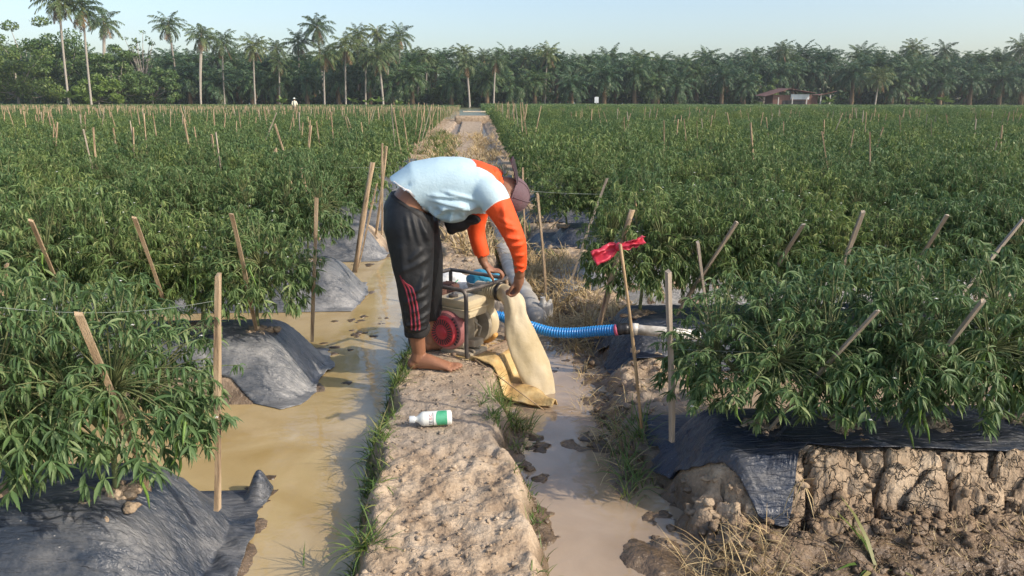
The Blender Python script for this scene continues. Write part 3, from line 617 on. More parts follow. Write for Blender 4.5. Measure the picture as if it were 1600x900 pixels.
# twine strung along the beds
def twine(a, b, sag, label):
    n = 24; pts = [(a[0]+(b[0]-a[0])*t, a[1]+(b[1]-a[1])*t, a[2]+(b[2]-a[2])*t-sag*4*t*(1-t)) for t in np.linspace(0, 1, n)]
    mb = MB(); mb.tube(pts, .0003+.0002*a[1], 4); tag(mb.build('twine', M['twine'], None), label, 'string', 'strings stretched along the beds')
twine(on_plane(1050, 545, 2.8), on_plane(1620, 566, 2.55), .0, 'pale string across the leaning stakes of the nearest right bed')
twine(on_plane(1085, 400, 4.4), on_plane(1640, 392, 4.35), .03, 'pale string along the second right row')
twine(on_plane(822, 298, 7.6), on_plane(960, 303, 7.6), .01, 'pale string running right from beside the cap into the leaves')
twine(on_plane(-20, 480, 2.2), on_plane(342, 470, 2.4), .03, 'pale string along the nearest left row')
twine(on_plane(350, 470, 4.3), on_plane(492, 470, 4.28), .0, 'pale string along the second left row to its end stake')
twine(on_plane(905, 345, 6.1), on_plane(1040, 345, 6.1), .01, 'pale string along the third right row')
twine(on_plane(490, 260, 8), on_plane(602, 262, 8), .01, 'pale string tied to the paired stakes left of the man')
# ------------------------------------------------------------------ grass
def blades(pts, h, w_, seed, lean=(.9, 1.45), droop=(.4, 1.6)):
    rng = np.random.RandomState(seed); n = len(pts)
    ln = rng.uniform(h[0], h[1], n); return leaves(np.array(pts), rng.uniform(0, 6.3, n), rng.uniform(*lean, n), ln, np.full(n, w_)*rng.uniform(.7, 1.3, n), rng.uniform(*droop, n), rng.normal(0, .3, n), 3, 0, (.8, 1, .7, .05))
rg = np.random.RandomState(4)
def area(n, fx, fy, ok=None, clump=0):
    out = []
    while len(out) < n:
        y = fy(); x = fx(y)
        if clump:
            c = rg.randint(5, 14)
            for _ in range(c):
                a, b = x+rg.normal(0, clump), y+rg.normal(0, clump); out.append((a, b))
        else: out.append((x, y))
    A = np.array(out); z = terr(A[:, 0], A[:, 1]); k = z > -.02
    if ok is not None: k &= ok(A[:, 0], A[:, 1])
    return np.column_stack([A, z-.004])[k]
gp = []
a = area(2600, lambda y: float(xl(y))-.01+rg.normal(0, .026), lambda: 2.0+rg.rand()**.9*3.4, clump=.02); gp.append(blades(a, (.02, .09), .0045, 1, (.5, 1.5)))
a = area(420, lambda y: float(xl(y))-.02+rg.normal(0, .02), lambda: 2.9+rg.rand()*1.6, clump=.014); gp.append(blades(a, (.06, .15), .0046, 21, (.5, 1.5)))
a = area(420, lambda y: float(xr(y))-.0+rg.normal(0, .035), lambda: 3.2+rg.rand()*.65, clump=.02); gp.append(blades(a, (.05, .13), .004, 2, (.8, 1.5)))
a = area(140, lambda y: float(xr(y))+.03+rg.normal(0, .02), lambda: 2.1+rg.rand()*1.1, clump=.012); gp.append(blades(a, (.03, .08), .004, 3))
a = area(3600, lambda y: -.78-.02*(y-9)+rg.normal(0, .26), lambda: 8.6+rg.rand()*24, clump=.08); gp.append(blades(a, (.12, .38), .016, 4))
a = area(1000, lambda y: float(xr(y))+.1+abs(rg.normal(0, .2)), lambda: 6.2+rg.rand()*12, clump=.05); gp.append(blades(a, (.08, .25), .01, 5))
a = area(160, lambda y: .66+rg.normal(0, .04), lambda: 2.7+rg.rand()*.7, clump=.02); gp.append(blades(a, (.08, .2), .0045, 6))
v, f = join(gp); tag(link('green_grass', mkmesh('green_grass', v, f, M['grass'])), 'short green grass along the edges of the earth path', 'grass', kind='stuff')
gp = []
a = area(2400, lambda y: .85+rg.rand()*2.3, lambda: 2.0+rg.rand()*.40, clump=.025); gp.append(blades(a, (.02, .06), .0022, 7, (-.2, .9), (-.6, 1.2)))
a = area(330, lambda y: .72+rg.rand()*.3, lambda: 2.0+rg.rand()*.36, clump=.03); gp.append(blades(a, (.08, .2), .003, 8, (.3, 1.4), (.2, 1.6)))
a = area(4200, lambda y: .64+rg.normal(0, .14), lambda: 4.6+rg.rand()*2.6, ok=lambda x, y: x < .95, clump=.05); gp.append(blades(a, (.08, .22), .006, 9, (.3, 1.5)))
a = area(1500, lambda y: .55+rg.rand()*1.2, lambda: 5.12+rg.normal(0, .1), clump=.04); gp.append(blades(a, (.06, .2), .006, 10, (-.2, 1.2)))
a = area(3400, lambda y: float(xr(y))+.1+rg.normal(0, .28), lambda: 7+rg.rand()**1.4*26, clump=.06); gp.append(blades(a, (.1, .36), .014, 11))
a = area(700, lambda y: .62+rg.normal(0, .07), lambda: 2.9+rg.rand()*1.6, clump=.03); gp.append(blades(a, (.05, .16), .0035, 12, (-.2, 1.3)))
a = area(1100, lambda y: .62+rg.rand()*.5, lambda: 3.3+rg.rand()*.8, clump=.02); gp.append(blades(a, (.02, .09), .003, 13, (-.3, .6)))
a = area(260, lambda y: float(xl(y))+.02+rg.rand()*.5, lambda: 3.15+rg.rand()*1.0); gp.append(blades(a, (.02, .05), .002, 14, (-.1, .3), (0, .3)))
a = area(500, lambda y: float(xl(y))+rg.rand()*.5, lambda: 4.6+rg.rand()*3, clump=.03); gp.append(blades(a, (.03, .12), .004, 15, (.1, 1.3)))
a = area(2600, lambda y: -.55-.02*(y-9)+rg.normal(0, .3), lambda: 9.5+rg.rand()*24, clump=.08); gp.append(blades(a, (.1, .34), .014, 16))
v, f = join(gp); tag(link('dry_grass', mkmesh('dry_grass', v, f, M['straw'])), 'dry straw and dead grass on the banks', 'dry grass', kind='stuff')
def tuft(x, y, n, h, w_, label, seed, r=.02, mt='grass', lean=(.7, 1.5), droop=(.3, 1.5)):
    rng = np.random.RandomState(seed); pts = np.stack([rng.normal(0, r, n), rng.normal(0, r, n), np.zeros(n)], -1)
    o = link('grass_tuft', mkmesh('grass_tuft', *blades(pts, h, w_, seed, lean, droop), M[mt])); o.location = (x, y, float(terr(x, y))-.005)
    tag(o, label, 'grass tuft', 'grass tufts on the banks')
x, y, _ = on_ground(572, 862, .12); tuft(x, y, 60, (.08, .21), .005, 'big green grass tuft at the near left foot of the earth path', 1)
x, y, _ = on_ground(585, 735, .12); tuft(x, y, 34, (.06, .15), .005, 'green grass tuft on the path\'s left edge, just beyond the biggest tuft', 2)
x, y, _ = on_ground(810, 640, .1); tuft(x, y, 80, (.08, .2), .0045, 'dense green grass tuft beside the sack on the path\'s right edge', 3, .035)
x, y, _ = on_ground(1000, 700, .05); tuft(x, y, 34, (.1, .24), .005, 'yellow-green grass tuft at the foot of the thin cane', 4, .02)
x, y, _ = on_ground(1370, 885, .05); tuft(x, y, 12, (.14, .28), .011, 'broad-bladed green grass tuft on straw at the bottom right', 5, .012, lean=(.5, 1.2))
x, y, _ = on_ground(1250, 790, .1); tuft(x, y, 9, (.08, .2), .005, 'small straw tuft under the tip of the hanging film', 6, .01, 'straw', (-.1, .5))
x, y, _ = on_ground(475, 905, .0); tuft(x, y, 7, (.1, .22), .008, 'few green blades rising from the water at the bottom edge', 7, .012, lean=(.6, 1.3))
x, y, _ = on_ground(930, 500, .15); tuft(x, y, 120, (.1, .3), .006, 'large dry yellow grass tuft between the white jug and the cane', 8, .07, 'straw')
# ------------------------------------------------------------------ palms and trees beyond the field
def frond_leaves(base, az, el, L_, droop, nl, ll, lw, rng, hang=.9):
    """one frond: rachis curve with leaflets both sides"""
    V = []; F = []; n = 9; pos = np.array(base, float); P = [pos.copy()]; D = []
    h = np.array([math.cos(az), math.sin(az), 0]); side = np.array([-math.sin(az), math.cos(az), 0])
    for i in range(n):
        e = el-droop*(i/n)**1.3; d = h*math.cos(e)+np.array([0, 0, math.sin(e)]); D.append(d); pos = pos+d*L_/n; P.append(pos.copy())
    D.append(D[-1]); P = np.array(P); D = np.array(D)
    B = []; dirs = []; ls = []
    for i in range(nl):
        t = .1+.9*(i+.5)/nl; k = t*n; a = int(min(k, n-1)); fr = k-a; p = P[a]*(1-fr)+P[a+1]*fr; d = D[a]
        for s in (-1, 1):
            q = side*s*.75+d*.6+np.array([0, 0, rng.uniform(-.9, .1)*hang]); q /= np.linalg.norm(q); l = ll*(math.sin(math.pi*min(1, t*.85+.12))**.6)*rng.uniform(.8, 1.1)
            w = np.cross(q, d); w = w/ (np.linalg.norm(w)+1e-6); wv = (d*.8+w*rng.uniform(-.6, .6)); wv /= np.linalg.norm(wv)
            mid = p+q*l*.5; tip = p+q*l+np.array([0, 0, -.28*l*hang]); b = len(V)
            V += [p-wv*lw*.3, p+wv*lw*.3, mid+wv*lw*.5, tip, mid-wv*lw*.5]; F += [(b, b+1, b+2, b+4), (b+4, b+2, b+3, b+3)]
    n0 = len(V); up = np.array([0, 0, .05])
    for i, p in enumerate(P): V += [p-side*.05*(1-i/(n+2)), p+up*(1-i/n), p+side*.05*(1-i/(n+2))]
    for i in range(n):
        for j in range(2): F.append((n0+i*3+j, n0+i*3+j+1, n0+i*3+4+j, n0+i*3+3+j))
    return np.array(V), F
def crown(seed, nf, L_, ll, lw, nl, emin, emax, drp, hang, name, mt, dead=0):
    rng = np.random.RandomState(seed); V = []; F = []; mi = []; n = 0
    for k in range(nf+dead):
        u = k/max(1, nf-1) if k < nf else 1.1
        el = emax+(emin-emax)*u**.9+rng.normal(0, .1); az = k*2.39996+rng.normal(0, .25)
        if k >= nf: el = -1.1+rng.normal(0, .15)
        v, f = frond_leaves((.12*math.cos(az), .12*math.sin(az), -.25*u), az, el, L_*rng.uniform(.82, 1.08)*(.7+.3*math.sin(math.pi*min(1, .25+u*.6))), drp*rng.uniform(.75, 1.25)*(1 if k < nf else .2), nl, ll, lw, rng, hang)
        V.append(v); F += [tuple(i+n for i in q) for q in f]; mi += [1 if k >= nf else 0]*len(f); n += len(v)
    F = [q[:3] if q[2] == q[3] else q for q in F]
    return mkmesh(name, np.concatenate(V), F, [M[mt], M['deadfrond']], False, mi)
COC = [crown(10+i, 27, 3.9, .9, .13, 22, -.75, 1.35, 1.25, 1., 'crown', 'palm', 2+i) for i in range(4)]
OIL = [crown(30+i, 46, 5.8, 1.1, .17, 24, -.6, 1.4, 1.5, .85, 'crown', 'oil', 1) for i in range(4)]
def trunk_mesh(seed, r0, r1, bend, rings, mt, rough=0):
    rng = np.random.RandomState(seed); mb = MB(); pts = []; rs = []
    for i in range(rings+1):
        t = i/rings; pts.append((bend*(t**1.6), 0, t)); rs.append((r0*(1-t)**.8*.45+r1+(r0*.35 if i == 0 else 0))*(1+rough*rng.uniform(-1, 1)))
    mb.tube(pts, rs, 8); return mkmesh('trunk', mb.v, mb.f, M[mt])
TR = [trunk_mesh(1, .16, .13, .5, 10, 'bark'), trunk_mesh(2, .15, .12, 1.5, 10, 'bark'), trunk_mesh(3, .17, .14, -.8, 10, 'bark')]
OT = [trunk_mesh(4, .32, .36, .1, 9, 'oilbark', .25)]
def palm(kind, u, vc, Y, rz, label, s=1., ti=None, group=None):
    X, _, H = on_plane(u, vc, Y); ti = rnd.randrange(3) if ti is None else ti; bend = 0
    o = empty('coconut_palm' if kind == 'c' else 'oil_palm', (X, Y, 0), label, 'palm tree', group or ('coconut palms along the far edge of the field' if kind == 'c' else 'oil palms behind the field'), rz)
    t = link('trunk', TR[ti] if kind == 'c' else OT[0], o); t.scale = (1, 1, H)
    c = link('crown', rnd.choice(COC if kind == 'c' else OIL), o); bx = (.5, 1.5, -.8)[ti] if kind == 'c' else .1
    c.location = (bx, 0, H); s *= 1.15 if kind == 'c' else 1.; c.scale = (s, s, s); c.rotation_euler = (rnd.uniform(-.1, .1), rnd.uniform(-.1, .1), rnd.uniform(0, 6.28))
    if kind == 'c':   # a few hanging nuts at the crown's base
        if 'nuts' not in M:
            mb = MB(); r = random.Random(3)
            for k in range(9): a = k*.7; mb.ell((.28*math.cos(a), .28*math.sin(a), -.25-.25*r.random()), (.14, .14, .17), n=6)
            M['nut'] = mat('coconut', c1((.22, .2, .06)), 1, .6); M['nuts'] = mkmesh('nuts', mb.v, mb.f, M['nut'])
        q = link('nuts', M['nuts'], o); q.location = c.location
    return o
coc = [(86, -2, 150, 'tallest pale-trunked coconut palm at the left, crown cut by the frame top', 1.15, 0),
 (124, 12, 152, 'tall pale-trunked coconut palm just right of the tallest one, brown fronds', 1.15, 0),
 (151, 36, 185, 'coconut palm behind and right of the two tallest ones', 1.05, 1),
 (268, 40, 190, 'tall coconut palm with a full star-shaped crown, leftmost of its row', 1.05, 2),
 (304, 56, 178, 'coconut palm with a curved white trunk, second of its row from the left', .98, 1),
 (343, 66, 182, 'coconut palm with wide crown, third of its row from the left', 1.02, 0),
 (392, 72, 178, 'coconut palm with a straight white trunk, fourth of its row from the left', .95, 0),
 (428, 76, 190, 'slim coconut palm, upper of a close pair with twin trunks', .85, 0),
 (433, 98, 182, 'slim coconut palm, lower of a close pair with twin trunks', .8, 0),
 (463, 66, 192, 'dark-crowned coconut palm standing alone above the undergrowth', .95, 0),
 (500, 42, 190, 'tallest coconut palm of the middle cluster', 1.1, 2),
 (503, 86, 176, 'coconut palm under the tallest one of the middle cluster, yellowing fronds', 1., 0),
 (536, 72, 178, 'coconut palm with thick round crown in the middle cluster', 1.1, 0),
 (556, 54, 192, 'coconut palm rising behind the middle cluster, second tallest there', .9, 0),
 (568, 82, 180, 'coconut palm with reddish lower fronds in the middle cluster', .95, 0),
 (580, 52, 194, 'slim coconut palm rising behind the middle of the cluster', .9, 1),
 (596, 88, 176, 'coconut palm with leaning pale trunk in the middle cluster', 1.05, 2),
 (603, 76, 184, 'coconut palm overlapping the leaning one in the middle cluster', .95, 0),
 (621, 56, 192, 'coconut palm at the right end of the middle cluster', 1., 0),
 (650, 88, 196, 'short coconut palm right of the middle cluster', .9, 1),
 (664, 94, 196, 'small coconut palm beside the short one right of the cluster', .75, 0),
 (721, 82, 200, 'greyish coconut palm crown behind the curved-trunk palm', .85, 0),
 (733, 98, 178, 'coconut palm with curved white trunk left of the path\'s far end', .9, 2),
 (752, 88, 200, 'small dark coconut palm crown above the path\'s far end', .7, 0),
 (771, 94, 178, 'coconut palm with straight white trunk right of the path\'s far end', .85, 0),
 (818, 90, 190, 'small coconut palm first on the right above the oil palms', .75, 0),
 (852, 84, 188, 'coconut palm with drooping crown above the oil palms', .95, 0),
 (1000, 92, 196, 'coconut palm above the oil palms in the middle right', .9, 0),
 (1174, 92, 205, 'small coconut palm top left of the house', .7, 0),
 (1218, 76, 200, 'coconut palm with feathery top rising behind the house', .9, 0),
 (1372, 118, 176, 'short coconut palm with white trunk and hanging pale fronds right of the house', .95, 0),
 (1424, 74, 205, 'dark coconut palm top in the right skyline, left of two', .9, 0),
 (1474, 78, 205, 'dark coconut palm top in the right skyline, right of two', .95, 0),
 (1594, 72, 196, 'coconut palm cut by the right edge of the picture', 1., 0)]
for u, v, Y, lb, s, ti in coc: palm('c', u, v, Y, rnd.uniform(-.5, .5) if ti != 2 else rnd.uniform(-.2, .2), lb, s, ti)
rows = [(184, 126, 6.6, 12), (192, 115, 6, 12), (202, 106, 6, 12), (214, 99, 6, 9)]
for ri, (Y, v, sp, jt) in enumerate(rows):
    x = -.70*Y; j = 0
    while x < .74*Y:
        X = x+rnd.uniform(-2, 2); u, _ = view(X, Y, 8)
        vv = v+rnd.uniform(-jt, jt)-(4 if u > 1250 else 0)
        if -20 < u < 1640 and not (ri == 0 and (u < 260 or 1190 < u < 1300)) :
            palm('o', u, vv, Y+rnd.uniform(-2, 2), 0, 'arching oil palm, %s from the left in the %s row behind the field' % (O[j], ('front', 'second', 'third', 'rear')[ri]), rnd.uniform(.82, 1.08)); j += 1
        x += sp*rnd.uniform(.8, 1.2)
# broad-leaved trees
def leaf_blob(rng, c, r, n, s):
    d = rng.normal(0, 1, (n, 3)); d /= np.linalg.norm(d, axis=1)[:, None]; p = np.array(c)+d*np.array(r)*(rng.uniform(.55, 1.05, (n, 1)))
    a = rng.normal(0, 1, (n, 3)); a /= np.linalg.norm(a, axis=1)[:, None]; b = np.cross(a, d+rng.normal(0, .5, (n, 3))); b /= np.linalg.norm(b, axis=1)[:, None]
    q = s*rng.uniform(.5, 1.1, (n, 1)); V = np.stack([p-a*q, p-b*q*.55, p+a*q, p+b*q*.55], 1).reshape(-1, 3); return V, np.arange(n*4).reshape(-1, 4)
def broadtree(u, vt, Y, wpx, label, seed, name='broadleaf_tree', gap=.5, low=.25, group='broad-leaved trees at the left edge of the palms', matn='treeleaf', n=170, cnt=26):
    rng = np.random.RandomState(seed); X, _, H = on_plane(u, vt, Y); Wd = wpx/FPX*Y
    o = empty(name, (X, Y, 0), label, 'tree', group); mb = MB(); parts = []
    mb.tube([(0, 0, -.2), (.1, 0, H*.2), (.2, 0, H*.5)], [H*.022, H*.016, H*.012], 7)
    for k in range(cnt):
        a = rng.uniform(0, 6.3); r = math.sqrt(rng.rand()); h = H*(low+(1-low)*rng.rand()*(1-.35*r*r)); c = (Wd/2*r*math.cos(a), Wd/2*r*math.sin(a)*.8, h)
        br = Wd*.13*rng.uniform(.6, 1.3); parts.append(leaf_blob(rng, c, (br, br, br*.6), n, .15+.0011*Y))
        if k % 2 == 0: mb.tube([(.1, 0, H*.2), (c[0]*.5, c[1]*.5, h*.7), c], [H*.01, H*.006, .04], 5)
    v, f = join(parts); link('crown', mkmesh('crown', v, f, M[matn], False), o); mb.build('trunk', M['bark'], o); return o
for i, (u, vt, Y, wp, lb, mt_) in enumerate([(30, 22, 178, 120, 'bushy bright-leaved tree at the far left behind the tall palms', 'treeleaf'),
  (96, 44, 176, 110, 'round-leaved light green tree between the two tallest palm trunks', 'treeleaf'),
  (14, 60, 165, 110, 'dark bushy tree filling the left edge under the light one', 'treeleaf'),
  (150, 88, 172, 100, 'mid green bushy tree right of the tallest palms', 'treeleaf'),
  (178, 70, 170, 80, 'feathery light green tree, tallest bush right of the two big palms', 'treeleaf'),
  (215, 46, 190, 44, 'thin sparse tree with see-through crown against the sky', 'treeleaf'),
  (232, 100, 176, 70, 'low rounded tree under the sparse see-through one', 'treeleaf'),
  (148, 112, 160, 60, 'small bright green bush-like tree at the field edge on the left', 'bright'),
  (1196, 112, 186, 40, 'dark green leafy tree standing left of the house', 'treeleaf'),
  (330, 112, 190, 70, 'leafy tree behind the curved-trunk palm on the left', 'treeleaf'),
  (690, 132, 190, 36, 'low leafy tree left of the path\'s far end', 'treeleaf')]):
    broadtree(u, vt, Y, wp, lb, 300+i, matn='treeleaf' if mt_ == 'treeleaf' else 'brightleaf', cnt=30 if i == 5 else 36, low=.55 if i == 5 else .1, n=16 if i == 5 else 230)
# undergrowth: one mass under the palms
rng = np.random.RandomState(12); parts = []
for Y, h0, h1, n in ((192, 0, 3.4, 300), (203, 0, 6, 330), (226, 0, 9, 420), (240, 2, 10.5, 420)):
    for k in range(n):
        x = rng.uniform(-.74, .78)*Y; hh = rng.uniform(h0, h1)*(1 if rng.rand() < .8 else 1.15); parts.append(leaf_blob(rng, (x, Y+rng.uniform(-3, 3), hh), (3.2, 1.6, 1.5), 80, .66))
v, f = join(parts); tag(link('undergrowth', mkmesh('undergrowth', v, f, M['oil'], False)), 'dark dense undergrowth beneath the palms', 'undergrowth', kind='stuff')
# bananas
def banana(u, v, Y, label, s=1.):
    X, _, H = on_plane(u, v, Y); rng = np.random.RandomState(int(u)); n = 11; o = empty('banana_plant', (X, Y, 0), label, 'banana plant', 'banana plants at the foot of the palms')
    B = np.tile([0, 0, H*.45], (n, 1)); vv, ff = leaves(B, np.arange(n)*2.4, rng.uniform(.5, 1.35, n), np.full(n, H*.75)*rng.uniform(.7, 1, n), np.full(n, .62*s), rng.uniform(.5, 1.4, n), rng.normal(0, .3, n), 4, .2, (.3, 1, 1, .8, .1))
    link('leaves', mkmesh('leaves', vv, ff, M['brightleaf']), o); mb = MB(); mb.tube([(0, 0, -.1), (0, 0, H*.5)], [.16, .1], 7); mb.build('stem', M['stem'], o)
for u, v, Y, lb in [(1432, 143, 176, 'banana plant at the foot of the palms right of the hanging-frond palm'), (1448, 147, 175, 'smaller banana plant touching the right side of a bigger one'), (1478, 143, 175, 'upright banana plant standing alone near the right skyline'), (1296, 146, 172, 'bright yellow-green banana plant beside the house\'s lean-to'), (107, 134, 150, 'banana plant by the second tallest palm\'s foot'), (440, 151, 165, 'small banana plant left of the middle palm cluster'), (550, 148, 168, 'low bright banana clump under the middle palm cluster, left'), (575, 151, 168, 'low bright banana clump under the middle palm cluster, centre'), (590, 150, 168, 'low bright banana clump under the middle palm cluster, right'), (622, 155, 165, 'tiny banana plant right of the middle palm cluster')]: banana(u, v, Y, lb)
# house with a rusty roof
M['rust'] = mat('rusty_roof', [(.3, (.10, .05, .04)), (.7, (.2, .10, .08))], 1.2, .8, .01, 6)
M['plank'] = mat('plank_wall', [(.3, (.14, .07, .055)), (.7, (.2, .11, .08))], 1.5, .9, stretch=(6, 6, .5))
M['whitep'] = mat('white_board', c1((.62, .66, .68), .1), 1, .7); M['dark'] = mat('dark_inside', c1((.03, .03, .03)), 1, .9)
M['post'] = mat('grey_post', c1((.5, .48, .44)), 2, .8)
def house(u, Y):
    X = on_plane(u, 150, Y)[0]; o = empty('wooden_house', (X, Y, 0), 'small brown wooden house with rusty roof and white panel before the palms', 'house'); mb = MB()
    mb.box((0, 1.5, 1.7), (8.4, 4.5, 2.6), bev=.02); mb.build('wall', M['plank'], o, False)
    mb = MB(); mb.add([(-6.4, -2.2, 2.75), (-1.2, -2.2, 4.35), (-1.2, 4.4, 4.5), (-6.4, 4.4, 2.9), (4.4, -2.2, 3.5), (4.4, 4.4, 3.6)], [(0, 1, 2, 3), (1, 4, 5, 2)])
    r = mb.build('roof', M['rust'], o, False); q = r.modifiers.new('thickness', 'SOLIDIFY'); q.thickness = .12
    mb = MB(); mb.box((1.6, -.9, 2.6), (4.0, .1, 1.1)); mb.build('white_panel', M['whitep'], o, False)
    for k, x in enumerate((-3.2, -.2, 2.9)): mb = MB(); mb.box((x, -1.4, 1.3), (.2, .2, 2.4)); mb.build('post', M['post'], o, False)
    mb = MB(); mb.box((.4, -.82, 1.35), (4.9, .06, .95)); mb.build('window', M['dark'], o, False)
    mb = MB(); mb.box((-.4, -1.6, .65), (6.6, .1, .35)); mb.build('railing', M['whitep'], o, False)
    mb = MB(); mb.add([(5.2, -2, 3.0), (9.0, -2, 3.9), (9.8, 3.5, 3.4), (5.2, 3.5, 3.1)], [(0, 1, 2, 3)]); r = mb.build('lean_to_roof', M['rust'], o, False); q = r.modifiers.new('thickness', 'SOLIDIFY'); q.thickness = .12
    for x in (6.0, 8.0): mb = MB(); mb.box((x, -1.2, 1.6), (.24, .24, 3.1)); mb.build('post', M['post'], o, False)
    mb = MB(); mb.box((5.2, 1.8, 1.5), (1.6, 3, 2.6)); mb.build('store_wall', M['plank'], o, False)
    o.scale = (1.05, 1, 1.02)
house(1236, 174)
X, Y, Z = on_plane(932, 160, 172); o = empty('white_board_on_post', (X, Y, 0), 'small bluish-white board on a post in front of the dark palms', 'sign'); mb = MB(); mb.box((0, 0, 1.85), (.9, .06, 1.3), bev=.02); mb.build('board', M['whitep'], o, False); mb = MB(); mb.box((0, .06, .6), (.12, .05, 1.3)); mb.build('post', M['post'], o, False)
# plank laid across the far end of the path
mb = MB(); X, Y, Z = on_plane(741, 174.5, 52)
mb.box((X, Y, Z), (1.5, .3, .07), bev=.01); tag(mb.build('plank', mat('pale_plank', c1((.62, .52, .38)), 3, .8), None, False), 'pale plank lying across the far end of the earth path', 'plank')
mb = MB(); mb.box((X, Y+.5, .3), (2.6, 1.3, .62), bev=.15); tag(mb.build('earth_bank', M['soil'], None), kind='structure')
# man far back in the left field
M['skin'] = mat('skin', [(.3, (.23, .105, .06)), (.7, (.32, .155, .09))], 6, .5, .001, 60, spec=.4); M['shirtfar'] = mat('cream_shirt', c1((.7, .66, .52)), 2, .8); M['hatfar'] = mat('pale_hat', c1((.6, .68, .6)), 2, .8)
X, Y, _ = on_plane(460, 160, 84); o = empty('person', (X, Y, .1), 'person in cream shirt and pale hat standing far back in the left field', 'person', None, .3)
mb = MB()
mb.tube([(-.1, 0, 0), (-.1, .02, .45), (-.09, 0, .85)], [.05, .06, .09], 8); mb.tube([(.1, 0, 0), (.1, .02, .45), (.09, 0, .85)], [.05, .06, .09], 8)
mb.tube([(0, 0, .8), (0, 0, 1.05), (0, 0, 1.35), (0, 0, 1.46)], [(.16, .11), (.15, .1), (.19, .11), (.07, .06)], 12); mb.tube([(0, 0, 1.4), (0, 0, 1.52)], .05, 8); mb.ell((0, 0, 1.6), (.085, .1, .12))
for s in (-1, 1): mb.tube([(s*.17, 0, 1.38), (s*.25, -.03, 1.12), (s*.2, -.2, .95)], [.055, .045, .035], 8); mb.ell((s*.2, -.22, .93), (.035, .05, .04))
b = mb.build('body', M['skin'], o); q = b.modifiers.new('skin', 'REMESH'); q.mode = 'VOXEL'; q.voxel_size = .02; q.use_smooth_shade = True
mb = MB(); mb.tube([(0, 0, .78), (0, 0, 1.05), (0, 0, 1.35), (0, 0, 1.45)], [(.2, .14), (.19, .13), (.22, .14), (.1, .08)], 14)
for s in (-1, 1): mb.tube([(s*.15, 0, 1.38), (s*.26, -.03, 1.1), (s*.21, -.17, .98)], [.08, .065, .05], 8)
mb.build('shirt', M['shirtfar'], o); mb = MB(); mb.lathe((0, 0, 1.62), (0, 0, 1), [(0, .2), (.015, .2), (.02, .11), (.1, .09), (.13, .04)], 16); mb.build('hat', M['hatfar'], o)
mb = MB(); mb.tube([(-.1, 0, .05), (-.1, .02, .45), (-.08, 0, .85)], [.075, .085, .12], 8); mb.tube([(.1, 0, .05), (.1, .02, .45), (.08, 0, .85)], [.075, .085, .12], 8); mb.build('trousers', M['dark'], o)
# ------------------------------------------------------------------ haze over the field
hz = bpy.data.materials.new('haze'); hz.use_nodes = True; N = hz.node_tree.nodes; N.remove(N['Principled BSDF']); pv = N.new('ShaderNodeVolumePrincipled'); pv.inputs['Color'].default_value = (.86, .93, 1, 1); pv.inputs['Density'].default_value = HAZE
pv.inputs['Anisotropy'].default_value = .2
hz.node_tree.links.new(pv.outputs[0], N['Material Output'].inputs['Volume'])
mb = MB(); mb.box((0, 120, 13.5), (900, 330, 31)); tag(mb.build('haze', hz, None, False), 'thin bluish haze over the field and trees', 'haze', kind='stuff')
# ------------------------------------------------------------------ man bending over the pump
V3 = Vector
def remeshed(mb, voxel, smooth=6, fac=.5):
    me = mkmesh('tmp', mb.v, mb.f, [], True); bm = bmesh.new(); bm.from_mesh(me); bmesh.ops.recalc_face_normals(bm, faces=bm.faces); bm.to_mesh(me); bm.free()
    o = bpy.data.objects.new('tmp', me); sc.collection.objects.link(o)
    r = o.modifiers.new('r', 'REMESH'); r.mode = 'VOXEL'; r.voxel_size = voxel
    s = o.modifiers.new('s', 'SMOOTH'); s.iterations = smooth; s.factor = fac
    dg = bpy.context.evaluated_depsgraph_get(); out = bpy.data.meshes.new_from_object(o.evaluated_get(dg)); bpy.data.objects.remove(o); bpy.data.meshes.remove(me)
    return out
def arr(me):
    a = np.empty(len(me.vertices)*3, np.float32); me.vertices.foreach_get('co', a); n = np.empty(len(me.vertices)*3, np.float32); me.vertices.foreach_get('normal', n); return a.reshape(-1, 3).astype(float), n.reshape(-1, 3).astype(float)
def setco(me, a): me.vertices.foreach_set('co', a.astype(np.float32).ravel()); me.update()
def smoothshade(me): me.polygons.foreach_set('use_smooth', np.ones(len(me.polygons), bool))
def finish(me, name, mats, parent, mi=None):
    me.name = name; me.materials.clear()
    for m_ in (mats if isinstance(mats, (list, tuple)) else [mats]): me.materials.append(m_)
    if mi is not None: me.polygons.foreach_set('material_index', mi.astype(np.int32))
    smoothshade(me); return link(name, me, parent)
def segfold(a, n, segs, near=None, g=1.5):
    """soft creases: each (x0,z0,x1,z1,width,amp) is a ridge on the side facing the camera (-Y)"""
    for x0, z0, x1, z1, wd, am in segs:
        dx, dz = x1-x0, z1-z0; l2 = dx*dx+dz*dz; t = np.clip(((a[:, 0]-x0)*dx+(a[:, 2]-z0)*dz)/l2, 0, 1)
        d = np.hypot(a[:, 0]-x0-t*dx, a[:, 2]-z0-t*dz); k = g*am*np.exp(-(d/wd)**2)*np.clip(np.sin(np.pi*np.clip(t, .04, .96))*1.6, 0, 1)*np.clip(-n[:, 1]*1.5+.3, 0, 1); a += n*k[:, None]
    return a
